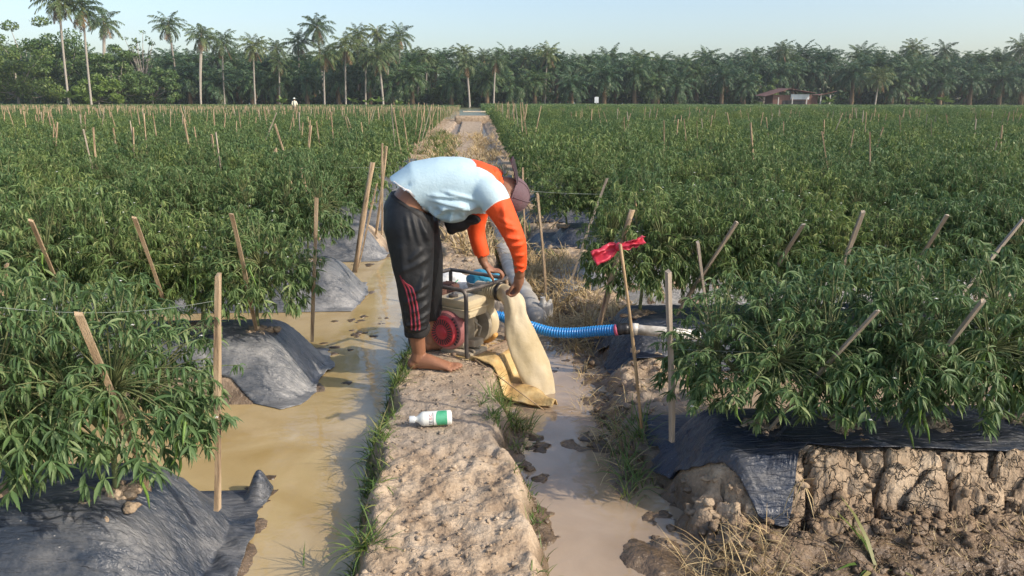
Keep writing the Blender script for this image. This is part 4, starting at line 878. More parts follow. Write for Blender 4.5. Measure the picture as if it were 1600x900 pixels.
def lft(mb, sts, n=28):
    """stations: centre, tangent, (half width along Y, half thickness)"""
    V = []
    for c, t, (ra, rb) in sts:
        t = V3(t).normalized(); a = V3((0, 1, 0)); a = (a-t*a.dot(t)).normalized(); b = t.cross(a)
        for k in range(n):
            q = 2*math.pi*k/n; cs, sn = math.cos(q), math.sin(q); V.append(V3(c)+a*ra*abs(cs)**.9*(1 if cs >= 0 else -1)+b*rb*abs(sn)**.9*(1 if sn >= 0 else -1))
    mb.add(V, [tuple(x) for x in grid_faces(len(sts), n, True)]+[tuple(range(n)), tuple(reversed(range((len(sts)-1)*n, len(sts)*n)))])
FZ = float(terr(-.25, 3.92))                       # ground under the foot
GX, GY = -.28, 3.92
man = empty('person', (GX, GY, FZ), 'barefoot man in pale blue shirt with orange sleeves bending over the water pump', 'person')
off = V3((-GX, -GY, -FZ)); 
def W(*p): return V3(p)+off
YC = 3.97
# --- body: one continuous figure
mb = MB()
torso = [((-.33, YC, .93), (.1, 0, 1), (.12, .09)), ((-.335, YC, 1.02), (.35, 0, 1), (.155, .105)), ((-.27, YC, 1.10), (1, 0, .75), (.145, .10)), ((-.15, YC, 1.13), (1, 0, .1), (.15, .105)), ((.0, YC, 1.135), (1, 0, 0), (.17, .105)), ((.09, YC, 1.13), (1, 0, -.1), (.16, .08)), ((.125, YC, 1.12), (1, 0, -.3), (.07, .06))]
lft(mb, [(W(*c), t, r) for c, t, r in torso])
def limb(mb, pts, rs, n=14): mb.tube([W(*p) for p in crv_t(pts)], crv_r(rs), n)
def crv_t(p, k=5): return [tuple(q) for q in crv(p, k)]
def crv_r(r, k=5):
    out = []
    for i in range(len(r)-1): out += [r[i]+(r[i+1]-r[i])*j/k for j in range(k)]
    return out+[r[-1]]
ANK = (-.296, 3.90, FZ+.095)
limb(mb, [(-.325, 3.91, .96), (-.325, 3.875, .78), (-.312, 3.865, .60), (-.308, 3.87, .46), (-.302, 3.885, .34), ANK], [.08, .075, .055, .056, .042, .036])
ANK2 = (-.24, 4.21, FZ+.095)
limb(mb, [(-.31, 4.05, .96), (-.28, 4.09, .78), (-.255, 4.14, .60), (-.25, 4.17, .46), (-.245, 4.19, .34), ANK2], [.095, .078, .055, .056, .042, .036])
def foot(mb, ax, ay, rot):
    c, s = math.cos(rot), math.sin(rot)
    def F(x, y, z): return W(ax+x*c-y*s, ay+x*s+y*c, FZ+z)
    mb.tube([F(0, 0, .10), F(-.005, 0, .075), F(-.012, 0, .05)], [.036, .037, .037], 12)
    mb.ell(F(-.03, 0, .032), (.036, .032, .034), n=12)
    st = [(-.03, .045, .031, .036), (.01, .047, .033, .045), (.055, .043, .036, .042), (.1, .034, .041, .033), (.14, .026, .046, .024), (.168, .02, .047, .018)]
    V = []; n = 14
    for x, z, ry, rz in st:
        for k in range(n): q = 2*math.pi*k/n; V.append(F(x, ry*math.cos(q), max(.003, z+rz*math.sin(q))))
    mb.add(V, [tuple(x) for x in grid_faces(len(st), n, True)]+[tuple(range(n)), tuple(reversed(range((len(st)-1)*n, len(st)*n)))])
    for j, (y, l, r) in enumerate([(.040, .226, .0125), (.016, .224, .0084), (-.005, .215, .008), (-.025, .203, .0078), (-.044, .188, .008)]):
        mb.tube([F(.155, y*.95, .02), F(l-.025, y, .02), F(l-.01, y, .014), F(l, y, .011)], [r*1.05, r*.95, r*1.05, r*.6], 8)
foot(mb, ANK[0], ANK[1], -.17); foot(mb, ANK2[0], ANK2[1], .05)
SH, EL, WR = (.10, 3.82, 1.09), (.208, 3.80, .885), (.236, 3.875, .672)
limb(mb, [(.06, 3.87, 1.12), SH, (.175, 3.80, .98), EL, (.228, 3.83, .78), WR], [.06, .058, .046, .038, .036, .026])
SH2, EL2, WR2 = (.075, 4.13, 1.08), (.015, 4.235, .86), (.052, 4.235, .672)
limb(mb, [(.06, 4.06, 1.11), SH2, (.03, 4.2, .98), EL2, (.03, 4.24, .77), WR2], [.06, .058, .046, .038, .036, .026])
# head and neck: crown towards the pump, face down
limb(mb, [(.09, YC, 1.125), (.135, YC, 1.105), (.165, YC, 1.09)], [.058, .054, .055])
HM = Matrix.Rotation(R(22), 3, 'Y'); HC_ = W(.172, YC-.015, 1.085)
def HD(x, y, z): return HC_+HM @ V3((x, y, z))      # x to the crown, -z to the face
mb.ell(HC_, (.112, .074, .088), HM, 24); mb.ell(HD(-.055, 0, -.035), (.06, .055, .055), HM, 16)   # skull, jaw
mb.ell(HD(-.02, 0, -.098), (.022, .013, .018), HM, 10); mb.ell(HD(.0, 0, -.088), (.03, .009, .012), HM, 10)   # nose
for s in (-1, 1):
    mb.ell(HD(-.005, s*.077, .0), (.03, .01, .017), HM, 12); mb.ell(HD(.012, s*.028, -.078), (.009, .02, .012), HM, 10); mb.ell(HD(-.03, s*.035, -.065), (.02, .018, .02), HM, 10)
mb.ell(HD(-.062, 0, -.088), (.008, .022, .01), HM, 10); mb.ell(HD(-.09, 0, -.07), (.02, .022, .018), HM, 10)
def finger(mb, pts, r0=.0088): mb.tube([W(*p) for p in crv_t(pts, 3)], crv_r([r0, r0*.98, r0*.92, r0*.75][:len(pts)], 3), 8)
# near hand: fingers curled round the hose end, thumb against them
P0 = V3(WR)
limb(mb, [tuple(P0), (.232, 3.895, .645), (.226, 3.915, .612)], [(.026, .02), (.032, .019), (.037, .016)], 12) if False else mb.tube([W(*P0), W(.233, 3.893, .645), W(.228, 3.912, .615), W(.222, 3.925, .592)], [(.026, .022), (.028, .034), (.02, .041), (.016, .041)], 14)
for j, (dy, dx, k) in enumerate([(-.033, .004, 1), (-.011, .002, 1.08), (.011, 0, 1.02), (.032, -.004, .85)]):
    b = V3((.222+dx, 3.925+dy, .598)); finger(mb, [b, b+V3((-.008, .004, -.028*k)), b+V3((-.034, .008, -.042*k)), b+V3((-.054*k, .010, -.024))])
finger(mb, [(.215, 3.893, .632), (.196, 3.885, .606), (.180, 3.893, .582), (.168, 3.905, .566)], .0105)
# far hand: resting on and closing round the frame's top bar
mb.tube([W(*WR2), W(.066, 4.235, .648), W(.088, 4.235, .63), W(.112, 4.238, .618)], [(.026, .022), (.034, .024), (.04, .02), (.04, .015)], 14)
for j, (dy, k) in enumerate([(-.034, .95), (-.012, 1.06), (.011, 1.02), (.032, .85)]):
    b = V3((.112, 4.238+dy, .62)); finger(mb, [b, b+V3((.034*k, 0, -.004)), b+V3((.05*k, 0, -.026)), b+V3((.038*k, 0, -.046))])
finger(mb, [(.07, 4.20, .64), (.085, 4.185, .615), (.1, 4.18, .59), (.108, 4.19, .572)], .0105)
body = remeshed(mb, .0042, 4, .45); finish(body, 'body', M['skin'], man)
# --- trousers
M['trousers'] = mat('black_trousers', [(.3, (.006, .007, .009)), (.62, (.009, .011, .014)), (.8, (.04, .04, .04))], 5, .62, .004, 24, detail=9)
mb = MB(); SK = .75
lft(mb, [(W(-.32, YC, .80), (0, 0, 1), (.09, .08)), (W(-.33, YC, .85), (0, 0, 1), (.14, .112)), (W(-.335, YC, .92), (.1, 0, 1), (.168, .132)), (W(-.335, YC, 1.0), (.28, 0, 1), (.166, .131)), (W(-.315, YC, 1.05), (.5, 0, 1), (.158, .122))], 32)
limb(mb, [(-.33, 3.91, 1.0), (-.328, 3.893, .92), (-.315, 3.875, .78), (-.306, 3.862, .62), (-.303, 3.865, .48), (-.303, 3.885, .375)], [.118, .13, .112, .092, .075, .062], 24)
limb(mb, [(-.315, 4.05, .93), (-.285, 4.09, .78), (-.262, 4.135, .62), (-.253, 4.165, .48), (-.247, 4.185, .36)], [.13, .112, .092, .074, .062], 24)
tr = remeshed(mb, .0065, 22, .5); a, n = arr(tr)
folds = [(-.27, 1.0, -.235, .86, .011, .011), (-.305, 1.01, -.265, .84, .010, .009), (-.335, 1.01, -.31, .87, .011, .008), (-.245, .95, -.215, .80, .012, .012), (-.25, .84, -.33, .77, .013, .010), (-.22, .79, -.36, .72, .014, .010), (-.24, .73, -.30, .56, .013, .012), (-.36, .9, -.35, .62, .02, .010), (-.22, .66, -.34, .60, .012, .012), (-.24, .6, -.36, .55, .012, .010), (-.23, .56, -.33, .49, .011, .012), (-.22, .50, -.32, .45, .010, .012), (-.24, .45, -.36, .43, .010, .010), (-.235, .41, -.34, .40, .009, .008), (-.36, .52, -.34, .40, .012, .009)]
w0 = a+np.array([GX, GY, FZ]); w0 = segfold(w0, n, folds, g=.95); w0 += n*(.007*fbm(w0[:, 0]*9+w0[:, 1]*7, w0[:, 2]*7, 5, 3))[:, None]; setco(tr, w0-np.array([GX, GY, FZ]))
bm = bmesh.new(); bm.from_mesh(tr)   # open waist
dl = [v for v in bm.verts if (v.co.z+FZ) > 1.105-.62*((v.co.x+GX)+.42)+.012 ]; bmesh.ops.delete(bm, geom=dl, context='VERTS'); bm.to_mesh(tr); bm.free()
trb = BVHTree.FromPolygons([v.co.copy() for v in tr.vertices], [tuple(p.vertices) for p in tr.polygons])
tro = finish(tr, 'trousers', M['trousers'], man)
def strip(name, bvh, pts, wd, matl, parent, offs=.0025, k=14, origin=(GX, GY, FZ), vec=(0, 1, 0)):
    """a band of cloth laid on a surface, found by casting from the -Y side"""
    C = crv([(p[0], 0, p[1]) for p in pts], k); V = []; F = []; last = None
    for i, c in enumerate(C):
        t = (C[min(i+1, len(C)-1)]-C[max(i-1, 0)]).normalized(); s = V3((-t.z, 0, t.x)); row = []
        for j in (-1, 0, 1):
            q = c+s*wd*.5*j; h = bvh.ray_cast(V3((q.x-origin[0], 2.5-origin[1], q.z-origin[2])), V3(vec))
            row.append((h[0]-V3((0, offs*(1 if j == 0 else .2), 0))) if h[0] is not None else None)
        if None in row: continue
        b = len(V); V += row
        if b: F += [(b-3, b-2, b+1, b), (b-2, b-1, b+2, b+1)]
    return link(name, mkmesh(name, V, F, matl), parent) if len(V) > 5 else None
M['stripe'] = mat('red_stripe', c1((.30, .035, .055), .3), 30, .6)
for dx in (0, .019, .037):
    strip('side_stripe', trb, [(-.372+dx*.6, .70-dx*1.0), (-.345+dx, .63), (-.327+dx, .54), (-.322+dx*1.1, .44), (-.325+dx*1.1, .405)], .0085, M['stripe'], tro)
M['cuff'] = mat('rolled_cuff', c1((.016, .015, .015), .3), 14, .8, .006, 20)
mb = MB(); mb.tube([W(-.3, 3.88, .425), W(-.301, 3.882, .40), W(-.303, 3.885, .372), W(-.302, 3.885, .352)], [.063, .069, .068, .061], 24); cu = remeshed(mb, .005, 5); a, n = arr(cu); setco(cu, a+n*(.007*fbm(a[:, 0]*25, a[:, 2]*40, 3, 2))[:, None]); finish(cu, 'rolled_cuff', M['cuff'], man)
mb = MB(); V_ = [(-.155*0, 0, 0)]
strip('waistband', trb, [(-.432, 1.10), (-.37, 1.062), (-.31, 1.026), (-.255, .985), (-.215, .952)], .012, M['cuff'], tro, .004)
# --- shirt
M['shirt'] = mat('pale_blue_shirt', [(.3, (.36, .55, .66)), (.7, (.50, .64, .70))], 2.5, .75, .0015, 90)
M['orange'] = mat('orange_sleeve', c1((.82, .085, .012), .1), 3, .7, .0015, 90); M['pipe'] = mat('white_piping', c1((.85, .8, .75), .05), 3, .7)
mb = MB()
lft(mb, [(W(-.385, YC, 1.05), (.75, 0, 1), (.158, .105)), (W(-.34, YC, 1.085), (.9, 0, .85), (.168, .125)), (W(-.26, YC, 1.118), (1, 0, .45), (.172, .14)), (W(-.16, YC, 1.118), (1, 0, .1), (.18, .155)), (W(-.06, YC, 1.118), (1, 0, 0), (.188, .155)), (W(.03, YC, 1.125), (1, 0, -.08), (.186, .13)), (W(.085, YC, 1.125), (1, 0, -.2), (.15, .105)), (W(.13, YC, 1.115), (1, 0, -.3), (.085, .075))], 36)
mb.ell(W(-.11, YC-.02, .985), (.085, .12, .045), n=16)
limb(mb, [(.04, 3.86, 1.12), (.095, 3.815, 1.09), (.155, 3.80, .99), (.208, 3.795, .875), (.233, 3.835, .77), (.238, 3.872, .685)], [.085, .08, .062, .05, .04, .033], 20)
limb(mb, [(.04, 4.08, 1.11), (.07, 4.14, 1.08), (.03, 4.21, .97), (.013, 4.24, .86), (.03, 4.24, .77), (.05, 4.237, .70)], [.08, .075, .06, .052, .045, .040], 20)
sh = remeshed(mb, .0065, 14, .5); a, n = arr(sh); w0 = a+np.array([GX, GY, FZ])
FG = 2.1
folds = [(-.21, 1.075, -.03, 1.055, .010, .009), (-.22, 1.10, -.06, 1.085, .009, .006), (-.19, 1.045, .02, 1.04, .013, .013), (-.15, 1.12, .02, 1.075, .009, .006), (-.23, 1.04, -.16, .97, .012, .010), (-.2, .99, -.14, 1.03, .013, .010), (-.12, .96, -.10, 1.02, .012, .008), (-.06, .965, -.05, 1.02, .012, .008), (0, .985, .06, 1.03, .012, .008),
         (.12, 1.0, .2, .95, .009, .005), (.13, .96, .215, .93, .008, .005), (.15, .9, .235, .885, .009, .007), (.17, .85, .25, .86, .009, .006), (.19, .80, .26, .8, .008, .005), (.2, .75, .26, .73, .008, .005), (.14, 1.06, .165, .93, .012, .006), (.21, .71, .26, .705, .007, .005), (-.4, 1.11, -.3, 1.16, .012, -.004)]
w0 = segfold(w0, n, folds, g=FG); w0 += n*(.006*fbm(w0[:, 0]*7, w0[:, 2]*8+w0[:, 1]*5, 8, 3))[:, None]; setco(sh, w0-np.array([GX, GY, FZ]))
bm = bmesh.new(); bm.from_mesh(sh)
def hem(x, z): # shirt rides up at the back: open below this line
    return z < np.interp(x, [-.6, -.41, -.345, -.31, -.27, -.23, -.195, -.17], [1.3, 1.16, 1.12, 1.105, 1.05, .985, .95, .5])-(.0) if x < -.17 else False
dl = [v for v in bm.verts if hem(v.co.x+GX, v.co.z+FZ)]; bmesh.ops.delete(bm, geom=dl, context='VERTS')
dl = [v for v in bm.verts if v.co.z+FZ < .698+.01*math.sin(v.co.x*200) ]; bmesh.ops.delete(bm, geom=dl, context='VERTS'); bm.to_mesh(sh); bm.free()
shb = BVHTree.FromPolygons([v.co.copy() for v in sh.vertices], [tuple(p.vertices) for p in sh.polygons])
sho = finish(sh, 'shirt', [M['shirt'], M['orange']], man)
cen = np.array([tuple(p.center) for p in sh.polygons])+np.array([GX, GY, FZ]); X_, Y_, Z_ = cen.T
near_ = (Y_ < 3.97) & (Z_ < np.interp(X_, [.03, .06, .10, .14, .18], [.99, 1.028, 1.066, 1.083, 1.088])) & (X_ > .045) & (Z_ < 1.09)
near_ |= (Y_ < 3.9) & (Z_ < .94) & (X_ > .1)
far_ = (Y_ > 4.1) & (Z_ < 1.02) & (X_ > -.08) & ((Z_ < .955) | (Y_ > 4.17))
colr = (X_ > -.01+.25*np.abs(Y_-YC)) & (Z_ > 1.11+.0*X_) & (np.abs(Y_-YC) < .115)
mi = np.where(near_ | far_ | colr, 1, 0); sh.polygons.foreach_set('material_index', mi.astype(np.int32))
strip('piping', shb, [(.048, 1.005), (.07, 1.038), (.105, 1.068), (.14, 1.083), (.185, 1.09)], .005, M['pipe'], sho, .003)
strip('hem', shb, [(-.395, 1.16), (-.345, 1.13), (-.31, 1.115), (-.27, 1.06), (-.23, 1.0), (-.2, .965)], .010, M['pipe'], sho, .004)
# hood / collar bunched at the neck
mb = MB(); 
for dx, dz, r in ((0, 0, .03), (.035, -.004, .034), (.07, -.014, .034), (.1, -.03, .03)):
    mb.tube([W(.02+dx+.02*abs(q)**1.5, YC+q*.115, 1.215+dz-.055*q*q) for q in np.linspace(-1, 1, 11)], [.006]+[r*.62]*9+[.006], 10)
mb.ell(W(.085, YC, 1.19), (.07, .1, .035), n=16)
co = remeshed(mb, .005, 4); a, n = arr(co); setco(co, a+n*(.009*fbm(a[:, 0]*26+a[:, 1]*6, a[:, 2]*14+a[:, 1]*9, 8, 3))[:, None]); finish(co, 'collar', M['orange'], man)
mb = MB(); mb.tube([W(.004+.02*abs(q)**1.5+.0, YC+q*.13, 1.232-.075*q*q) for q in np.linspace(-1, .3, 12)], .0035, 6); mb.tube([W(.0+.16*t, YC-.13+.02*t, 1.195-.07*t) for t in np.linspace(0, 1, 8)], .003, 6); mb.build('piping', M['pipe'], man)
# dark cloth hanging under the chest
M['blackcloth'] = mat('black_cloth', c1((.012, .012, .014)), 5, .8, .004, 20)
mb = MB(); mb.ell(W(-.085, YC, .935), (.07, .07, .05), n=18); mb.ell(W(-.02, YC, .95), (.06, .06, .028), n=16); mb.ell(W(-.115, YC, .90), (.028, .05, .028), n=14); finish(remeshed(mb, .006, 6), 'hanging_cloth', M['blackcloth'], man)
# cap worn back to front, with the brim over the nape
M['cap'] = mat('faded_purple_cap', [(.3, (.10, .06, .072)), (.7, (.18, .12, .135))], 6, .85, .002, 60); M['capin'] = mat('cap_lining', c1((.03, .02, .025)), 6, .9)
mb = MB(); n_ = 24; V = []
for i in range(9):
    t = (i/8)*math.pi*.5; rr = math.cos(t); 
    for k in range(n_):
        q = 2*math.pi*k/n_; V.append(HD(.022+.098*math.sin(t), .083*rr*math.cos(q), .005+.096*rr*math.sin(q)))
mb.add(V, [tuple(x) for x in grid_faces(9, n_, True)])
mb.tube([HD(.022, .085*math.cos(q), .005+.098*math.sin(q)) for q in np.linspace(0, 2*math.pi, 33)], .004, 6)
for q0 in (0, math.pi/3, 2*math.pi/3, math.pi, 4*math.pi/3, 5*math.pi/3):
    mb.tube([HD(.022+.0995*math.sin(t), .0845*math.cos(t)*math.cos(q0), .005+.0975*math.cos(t)*math.sin(q0)) for t in np.linspace(.02, 1.5, 10)], .0014, 5)
mb.ell(HD(.121, 0, .005), (.005, .008, .008), HM, 8); cap = mb.build('cap', M['cap'], man)
V = []; F = []
for i in range(9):
    for j in range(13):
        t = i/8; q = (j/12-.5)*2; V.append(HD(.022-.045*t-.02*t*t, .078*q*(1-.15*t), .098+.092*t*(1-.3*q*q)-.028*q*q*(1-t)))
me = mkmesh('brim', V, grid_faces(9, 13), [M['cap'], M['capin']]); br = link('brim', me, cap); s_ = br.modifiers.new('t', 'SOLIDIFY'); s_.thickness = .004; s_.offset = 0; s_.material_offset = 1
# ------------------------------------------------------------------ water pump
M['steel'] = mat('worn_frame', [(.3, (.03, .028, .028)), (.55, (.1, .09, .085)), (.75, (.26, .22, .18))], 9, .5, .001, 60, metal=.2)
M['rustbar'] = mat('rusty_bar', [(.3, (.12, .07, .045)), (.7, (.34, .25, .17))], 14, .75, .002, 60)
M['cream'] = mat('cream_paint', [(.3, (.48, .4, .25)), (.6, (.62, .53, .36)), (.8, (.66, .6, .45))], 5, .42, .001, 40)
M['castal'] = mat('dirty_casting', [(.3, (.22, .19, .14)), (.7, (.52, .46, .35))], 12, .6, .004, 30)
M['red'] = mat('faded_red_cover', [(.3, (.38, .02, .035)), (.7, (.5, .06, .07))], 8, .5, .001, 40)
M['pink'] = mat('dusty_pink_housing', [(.3, (.26, .08, .085)), (.7, (.42, .2, .19))], 7, .6)
M['blackp'] = mat('black_plastic', c1((.02, .02, .022)), 6, .4); M['brown'] = mat('muffler_brown', c1((.12, .06, .045), .3), 20, .8, .003, 60)
M['ochre'] = mat('ochre_rim', c1((.55, .30, .09)), 8, .6); M['orangep'] = mat('orange_plastic', c1((.75, .16, .03)), 5, .4)
PO = V3((-.045, 4.05, float(terr(-.03, 4.06))+.004)); ang = math.atan2(.79, .613)
pump = empty('water_pump', tuple(PO), 'dusty petrol water pump in a tube frame, red recoil cover and cream tank', 'water pump', rz=ang)
Lx, Ly, Lz, RB = .38, .42, .385, .0115
def fr(name, pts, mt, r=RB): b = MB(); b.tube(crv(pts, 5), r, 10); return b.build(name, M[mt], pump)
fr('frame_bar', [(.06, 0, .0), (.03, 0, .0), (.006, 0, .004), (0, 0, .03), (0, 0, .1), (0, 0, .2), (0, 0, Lz-.06), (0, .006, Lz-.015), (0, .04, Lz), (0, .2, Lz), (0, Ly-.03, Lz)], 'steel')
fr('frame_bar', [(.03, 0, 0), (.2, 0, .0), (Lx-.03, 0, 0), (Lx, 0, .03), (Lx, 0, .2), (Lx, 0, Lz-.03), (Lx-.02, 0, Lz)], 'rustbar')
fr('frame_bar', [(0, .02, Lz-.002), (.1, 0, Lz), (Lx-.02, 0, Lz), (Lx, .03, Lz), (Lx, Ly-.03, Lz), (Lx-.04, Ly, Lz), (.03, Ly, Lz), (0, Ly-.03, Lz)], 'steel')
fr('frame_bar', [(0, Ly, Lz), (0, Ly, .2), (0, Ly, .03), (.03, Ly, 0), (.2, Ly, 0), (Lx, Ly, 0)], 'steel')
fr('frame_bar', [(Lx, Ly, Lz-.01), (Lx, Ly, .2), (Lx, Ly, 0)], 'steel'); fr('frame_bar', [(.0, .21, Lz), (.0, .21, Lz-.06), (.02, .21, .22)], 'steel', .008)
fr('base_rail', [(.0, .1, .0), (Lx, .1, 0)], 'rustbar', .013); fr('base_rail', [(.0, .3, .0), (Lx, .3, 0)], 'rustbar', .013)
# recoil starter
b = MB(); b.lathe((.05, .15, .135), (-1, 0, 0), [(0, .112), (.035, .112), (.052, .105), (.058, .09)], 36); b.build('fan_housing', M['pink'], pump, auto=40)
b = MB(); b.lathe((-.008, .15, .135), (-1, 0, 0), [(0, .088), (.012, .088), (.024, .08), (.026, .03), (.03, .028), (.034, .02)], 36); rc = b.build('recoil_cover', M['red'], pump, auto=35)
b = MB()
for k in range(26):
    a = k*2*math.pi/26; m3 = Matrix.Rotation(a, 3, 'X'); b.box(V3((-.0335, .15, .135))+m3 @ V3((0, .058, 0)), (.003, .03, .0065), m3)
b.mi = 0
vent = b.build('vent_slots', M['blackp'], rc, False)
b = MB()
for k in range(9):
    a = -.9+k*.2; m3 = Matrix.Rotation(a, 3, 'X'); b.box(V3((-.011, .15, .135))+m3 @ V3((0, -.099, 0)), (.003, .014, .008), m3)
b.build('vent_slots', M['blackp'], pump, False)
# engine body, fins, bolts
b = MB(); b.box((.11, .14, .11), (.12, .15, .17), bev=.02); b.lathe((.17, .15, .135), (1, 0, 0), [(0, .085), (.012, .09), (.02, .075), (.035, .05)], 24)
for k in range(7): b.box((.13, .235+k*.011, .13), (.11, .004, .12))
for k in range(9): a = k*.698; b.lathe((.182, .15+.078*math.cos(a), .135+.078*math.sin(a)), (1, 0, 0), [(0, .008), (.012, .008), (.014, .005)], 6)
b.box((.12, .03, .06), (.09, .05, .04), bev=.008); b.box((.1, .1, .012), (.16, .22, .024), bev=.005); b.tube([(.06, .03, .03), (.05, -.005, .035), (.045, -.02, .03)], .006, 8); b.tube([(.12, .04, .04), (.125, .0, .035)], .01, 8); b.tube([(.14, .05, .17), (.16, .02, .14), (.15, .03, .09)], .006, 6)
b.build('engine', M['castal'], pump, auto=40)
# fuel tank
b = MB(); b.box((.12, .125, .237), (.185, .225, .05), bev=.02); b.box((.12, .125, .262), (.20, .24, .007), bev=.003); b.box((.12, .125, .290), (.185, .225, .056), bev=.026); tk = b.build('fuel_tank', M['cream'], pump, auto=50)
b = MB(); b.lathe((.075, .15, .316), (0, 0, 1), [(0, .028), (.012, .028), (.016, .024), (.02, .01), (.024, .008), (.026, .002)], 20); b.build('fuel_cap', M['steel'], tk, auto=40)
b = MB(); b.box((.03, .295, .25), (.10, .10, .10), bev=.018); b.box((.03, .295, .258), (.112, .112, .01), bev=.003); b.lathe((.03, .295, .3), (0, 0, 1), [(0, .02), (.012, .018), (.014, .006)], 12); b.build('air_filter', M['blackp'], pump, auto=45)
b = MB(); b.box((.18, .31, .30), (.17, .11, .085), bev=.01)
for k in range(8): b.box((.105+k*.021, .31, .345), (.009, .08, .006))
b.build('muffler', M['brown'], pump, auto=40)
b = MB(); b.box((.0, .33, .10), (.05, .04, .035), bev=.008); b.box((-.02, .33, .10), (.02, .02, .05), bev=.005); b.build('fuel_valve', M['orangep'], pump, auto=40)
b = MB(); b.tube(crv([(.02, .27, .2), (-.015, .26, .15), (-.005, .3, .12), (.02, .33, .1)], 5), .004, 6); b.build('fuel_line', M['blackp'], pump)
# pump housing
b = MB(); b.lathe((.215, .12, .135), (1, 0, 0), [(0, .115), (.012, .122), (.018, .122), (.02, .1), (.05, .105)], 36); b.build('pump_flange', M['castal'], pump, auto=40)
b = MB(); b.lathe((.255, .12, .135), (1, 0, 0), [(0, .108), (.02, .122), (.05, .122), (.07, .105), (.078, .06), (.082, .045)], 36); b.tube([(.285, .10, .18), (.285, .08, .26), (.285, .08, .325)], [.06, .052, .05], 20); pv_ = b.build('pump_housing', M['cream'], pump, auto=40)
b = MB(); b.tube([(.29, .12+.124*math.cos(q), .135+.124*math.sin(q)) for q in np.linspace(-2.6, .9, 24)], (.018), 8); b.build('worn_rim', M['ochre'], pump)
b = MB()
for k in range(5): b.box((.235, .0+k*.05, .04), (.004, .004, .004))
b = MB(); b.lathe((.285, .12, .325), (0, -1, 0), [(-.02, .046), (.02, .046), (.055, .044)], 24); b.build('outlet_elbow', M['castal'], pump, auto=40)
b = MB(); b.lathe((.285, .075, .325), (0, -1, 0), [(0, .045)]+[q for k in range(5) for q in ((.004+k*.016, .049), (.010+k*.016, .049), (.012+k*.016, .042))]+[(.09, .042)], 28); b.build('threaded_outlet', M['cream'], pump, auto=30)
b = MB(); b.lathe((.285, -.008, .325), (0, -1, 0), [(0, .045), (.003, .052), (.022, .052), (.025, .046)], 28); b.build('clamp_ring', M['blackp'], pump, auto=40)
b = MB(); b.lathe((.335, .12, .135), (1, 0, 0), [(0, .045), (.02, .045), (.022, .036), (.06, .034)], 20); b.build('suction_port', M['blackp'], pump, auto=40)
ca, sa = math.cos(ang), math.sin(ang)
def PW(x, y, z): return (PO.x+x*ca-y*sa, PO.y+x*sa+y*ca, PO.z+z)
# blue ribbed suction hose
def ribbed(pts, r, pitch, amp):
    c = crv(pts, 60); L_ = 0; out = [c[0]]; acc = [0]
    for i in range(1, len(c)): L_ += (c[i]-c[i-1]).length; acc.append(L_)
    n = int(L_/(pitch/6)); P_ = []; rr = []
    for i in range(n+1):
        s = L_*i/n; j = min(np.searchsorted(acc, s), len(c)-1); j = max(j, 1); t = (s-acc[j-1])/max(1e-9, acc[j]-acc[j-1]); P_.append(c[j-1].lerp(c[j], t)); rr.append(r+amp*math.cos(2*math.pi*i/6))
    return P_, rr
M['blue'] = mat('blue_hose', c1((.035, .27, .66), .15), 5, .3)
P_, rr = ribbed([PW(.385, .12, .135), PW(.45, .09, .125), (.25, 4.40, PO.z+.1), (.33, 4.33, .262), (.45, 4.27, .243), (.58, 4.22, .252), (.70, 4.16, .280), (.812, 4.10, .305)], .029, .0155, .0036)
b = MB(); b.tube(P_, rr, 18); hs = b.build('suction_hose', M['blue']); tag(hs, 'bright blue ribbed hose running from the pump to the white pipe', 'hose')
M['pinkc'] = mat('pink_collar', c1((.6, .12, .2)), 5, .5); b = MB(); b.tube([(.79, 4.11, .300), (.806, 4.103, .304)], .032, 18); b.build('collar', M['pinkc'], hs)
b = MB(); b.tube(crv([(.8, 4.106, .304), (.83, 4.1, .309), (.86, 4.1, .31), (.885, 4.1, .31)], 4), [.032, .034, .035, .034, .031, .034, .035, .033, .03, .033, .034, .034, .03], 18); b.build('tape_wrap', M['blackp'], hs)
M['pvc'] = mat('dirty_white_pipe', [(.35, (.28, .25, .2)), (.55, (.7, .68, .64)), (.8, (.78, .77, .74))], 12, .45)
b = MB(); b.tube([(.875, 4.1, .309), (.95, 4.08, .305), (1.03, 4.06, .303), (1.25, 4.02, .29)], .029, 18); b.tube([(.88, 4.1, .309), (.915, 4.09, .307)], .034, 18); tag(b.build('pipe', M['pvc']), 'dirty white plastic pipe joined to the blue hose by black tape', 'pipe')
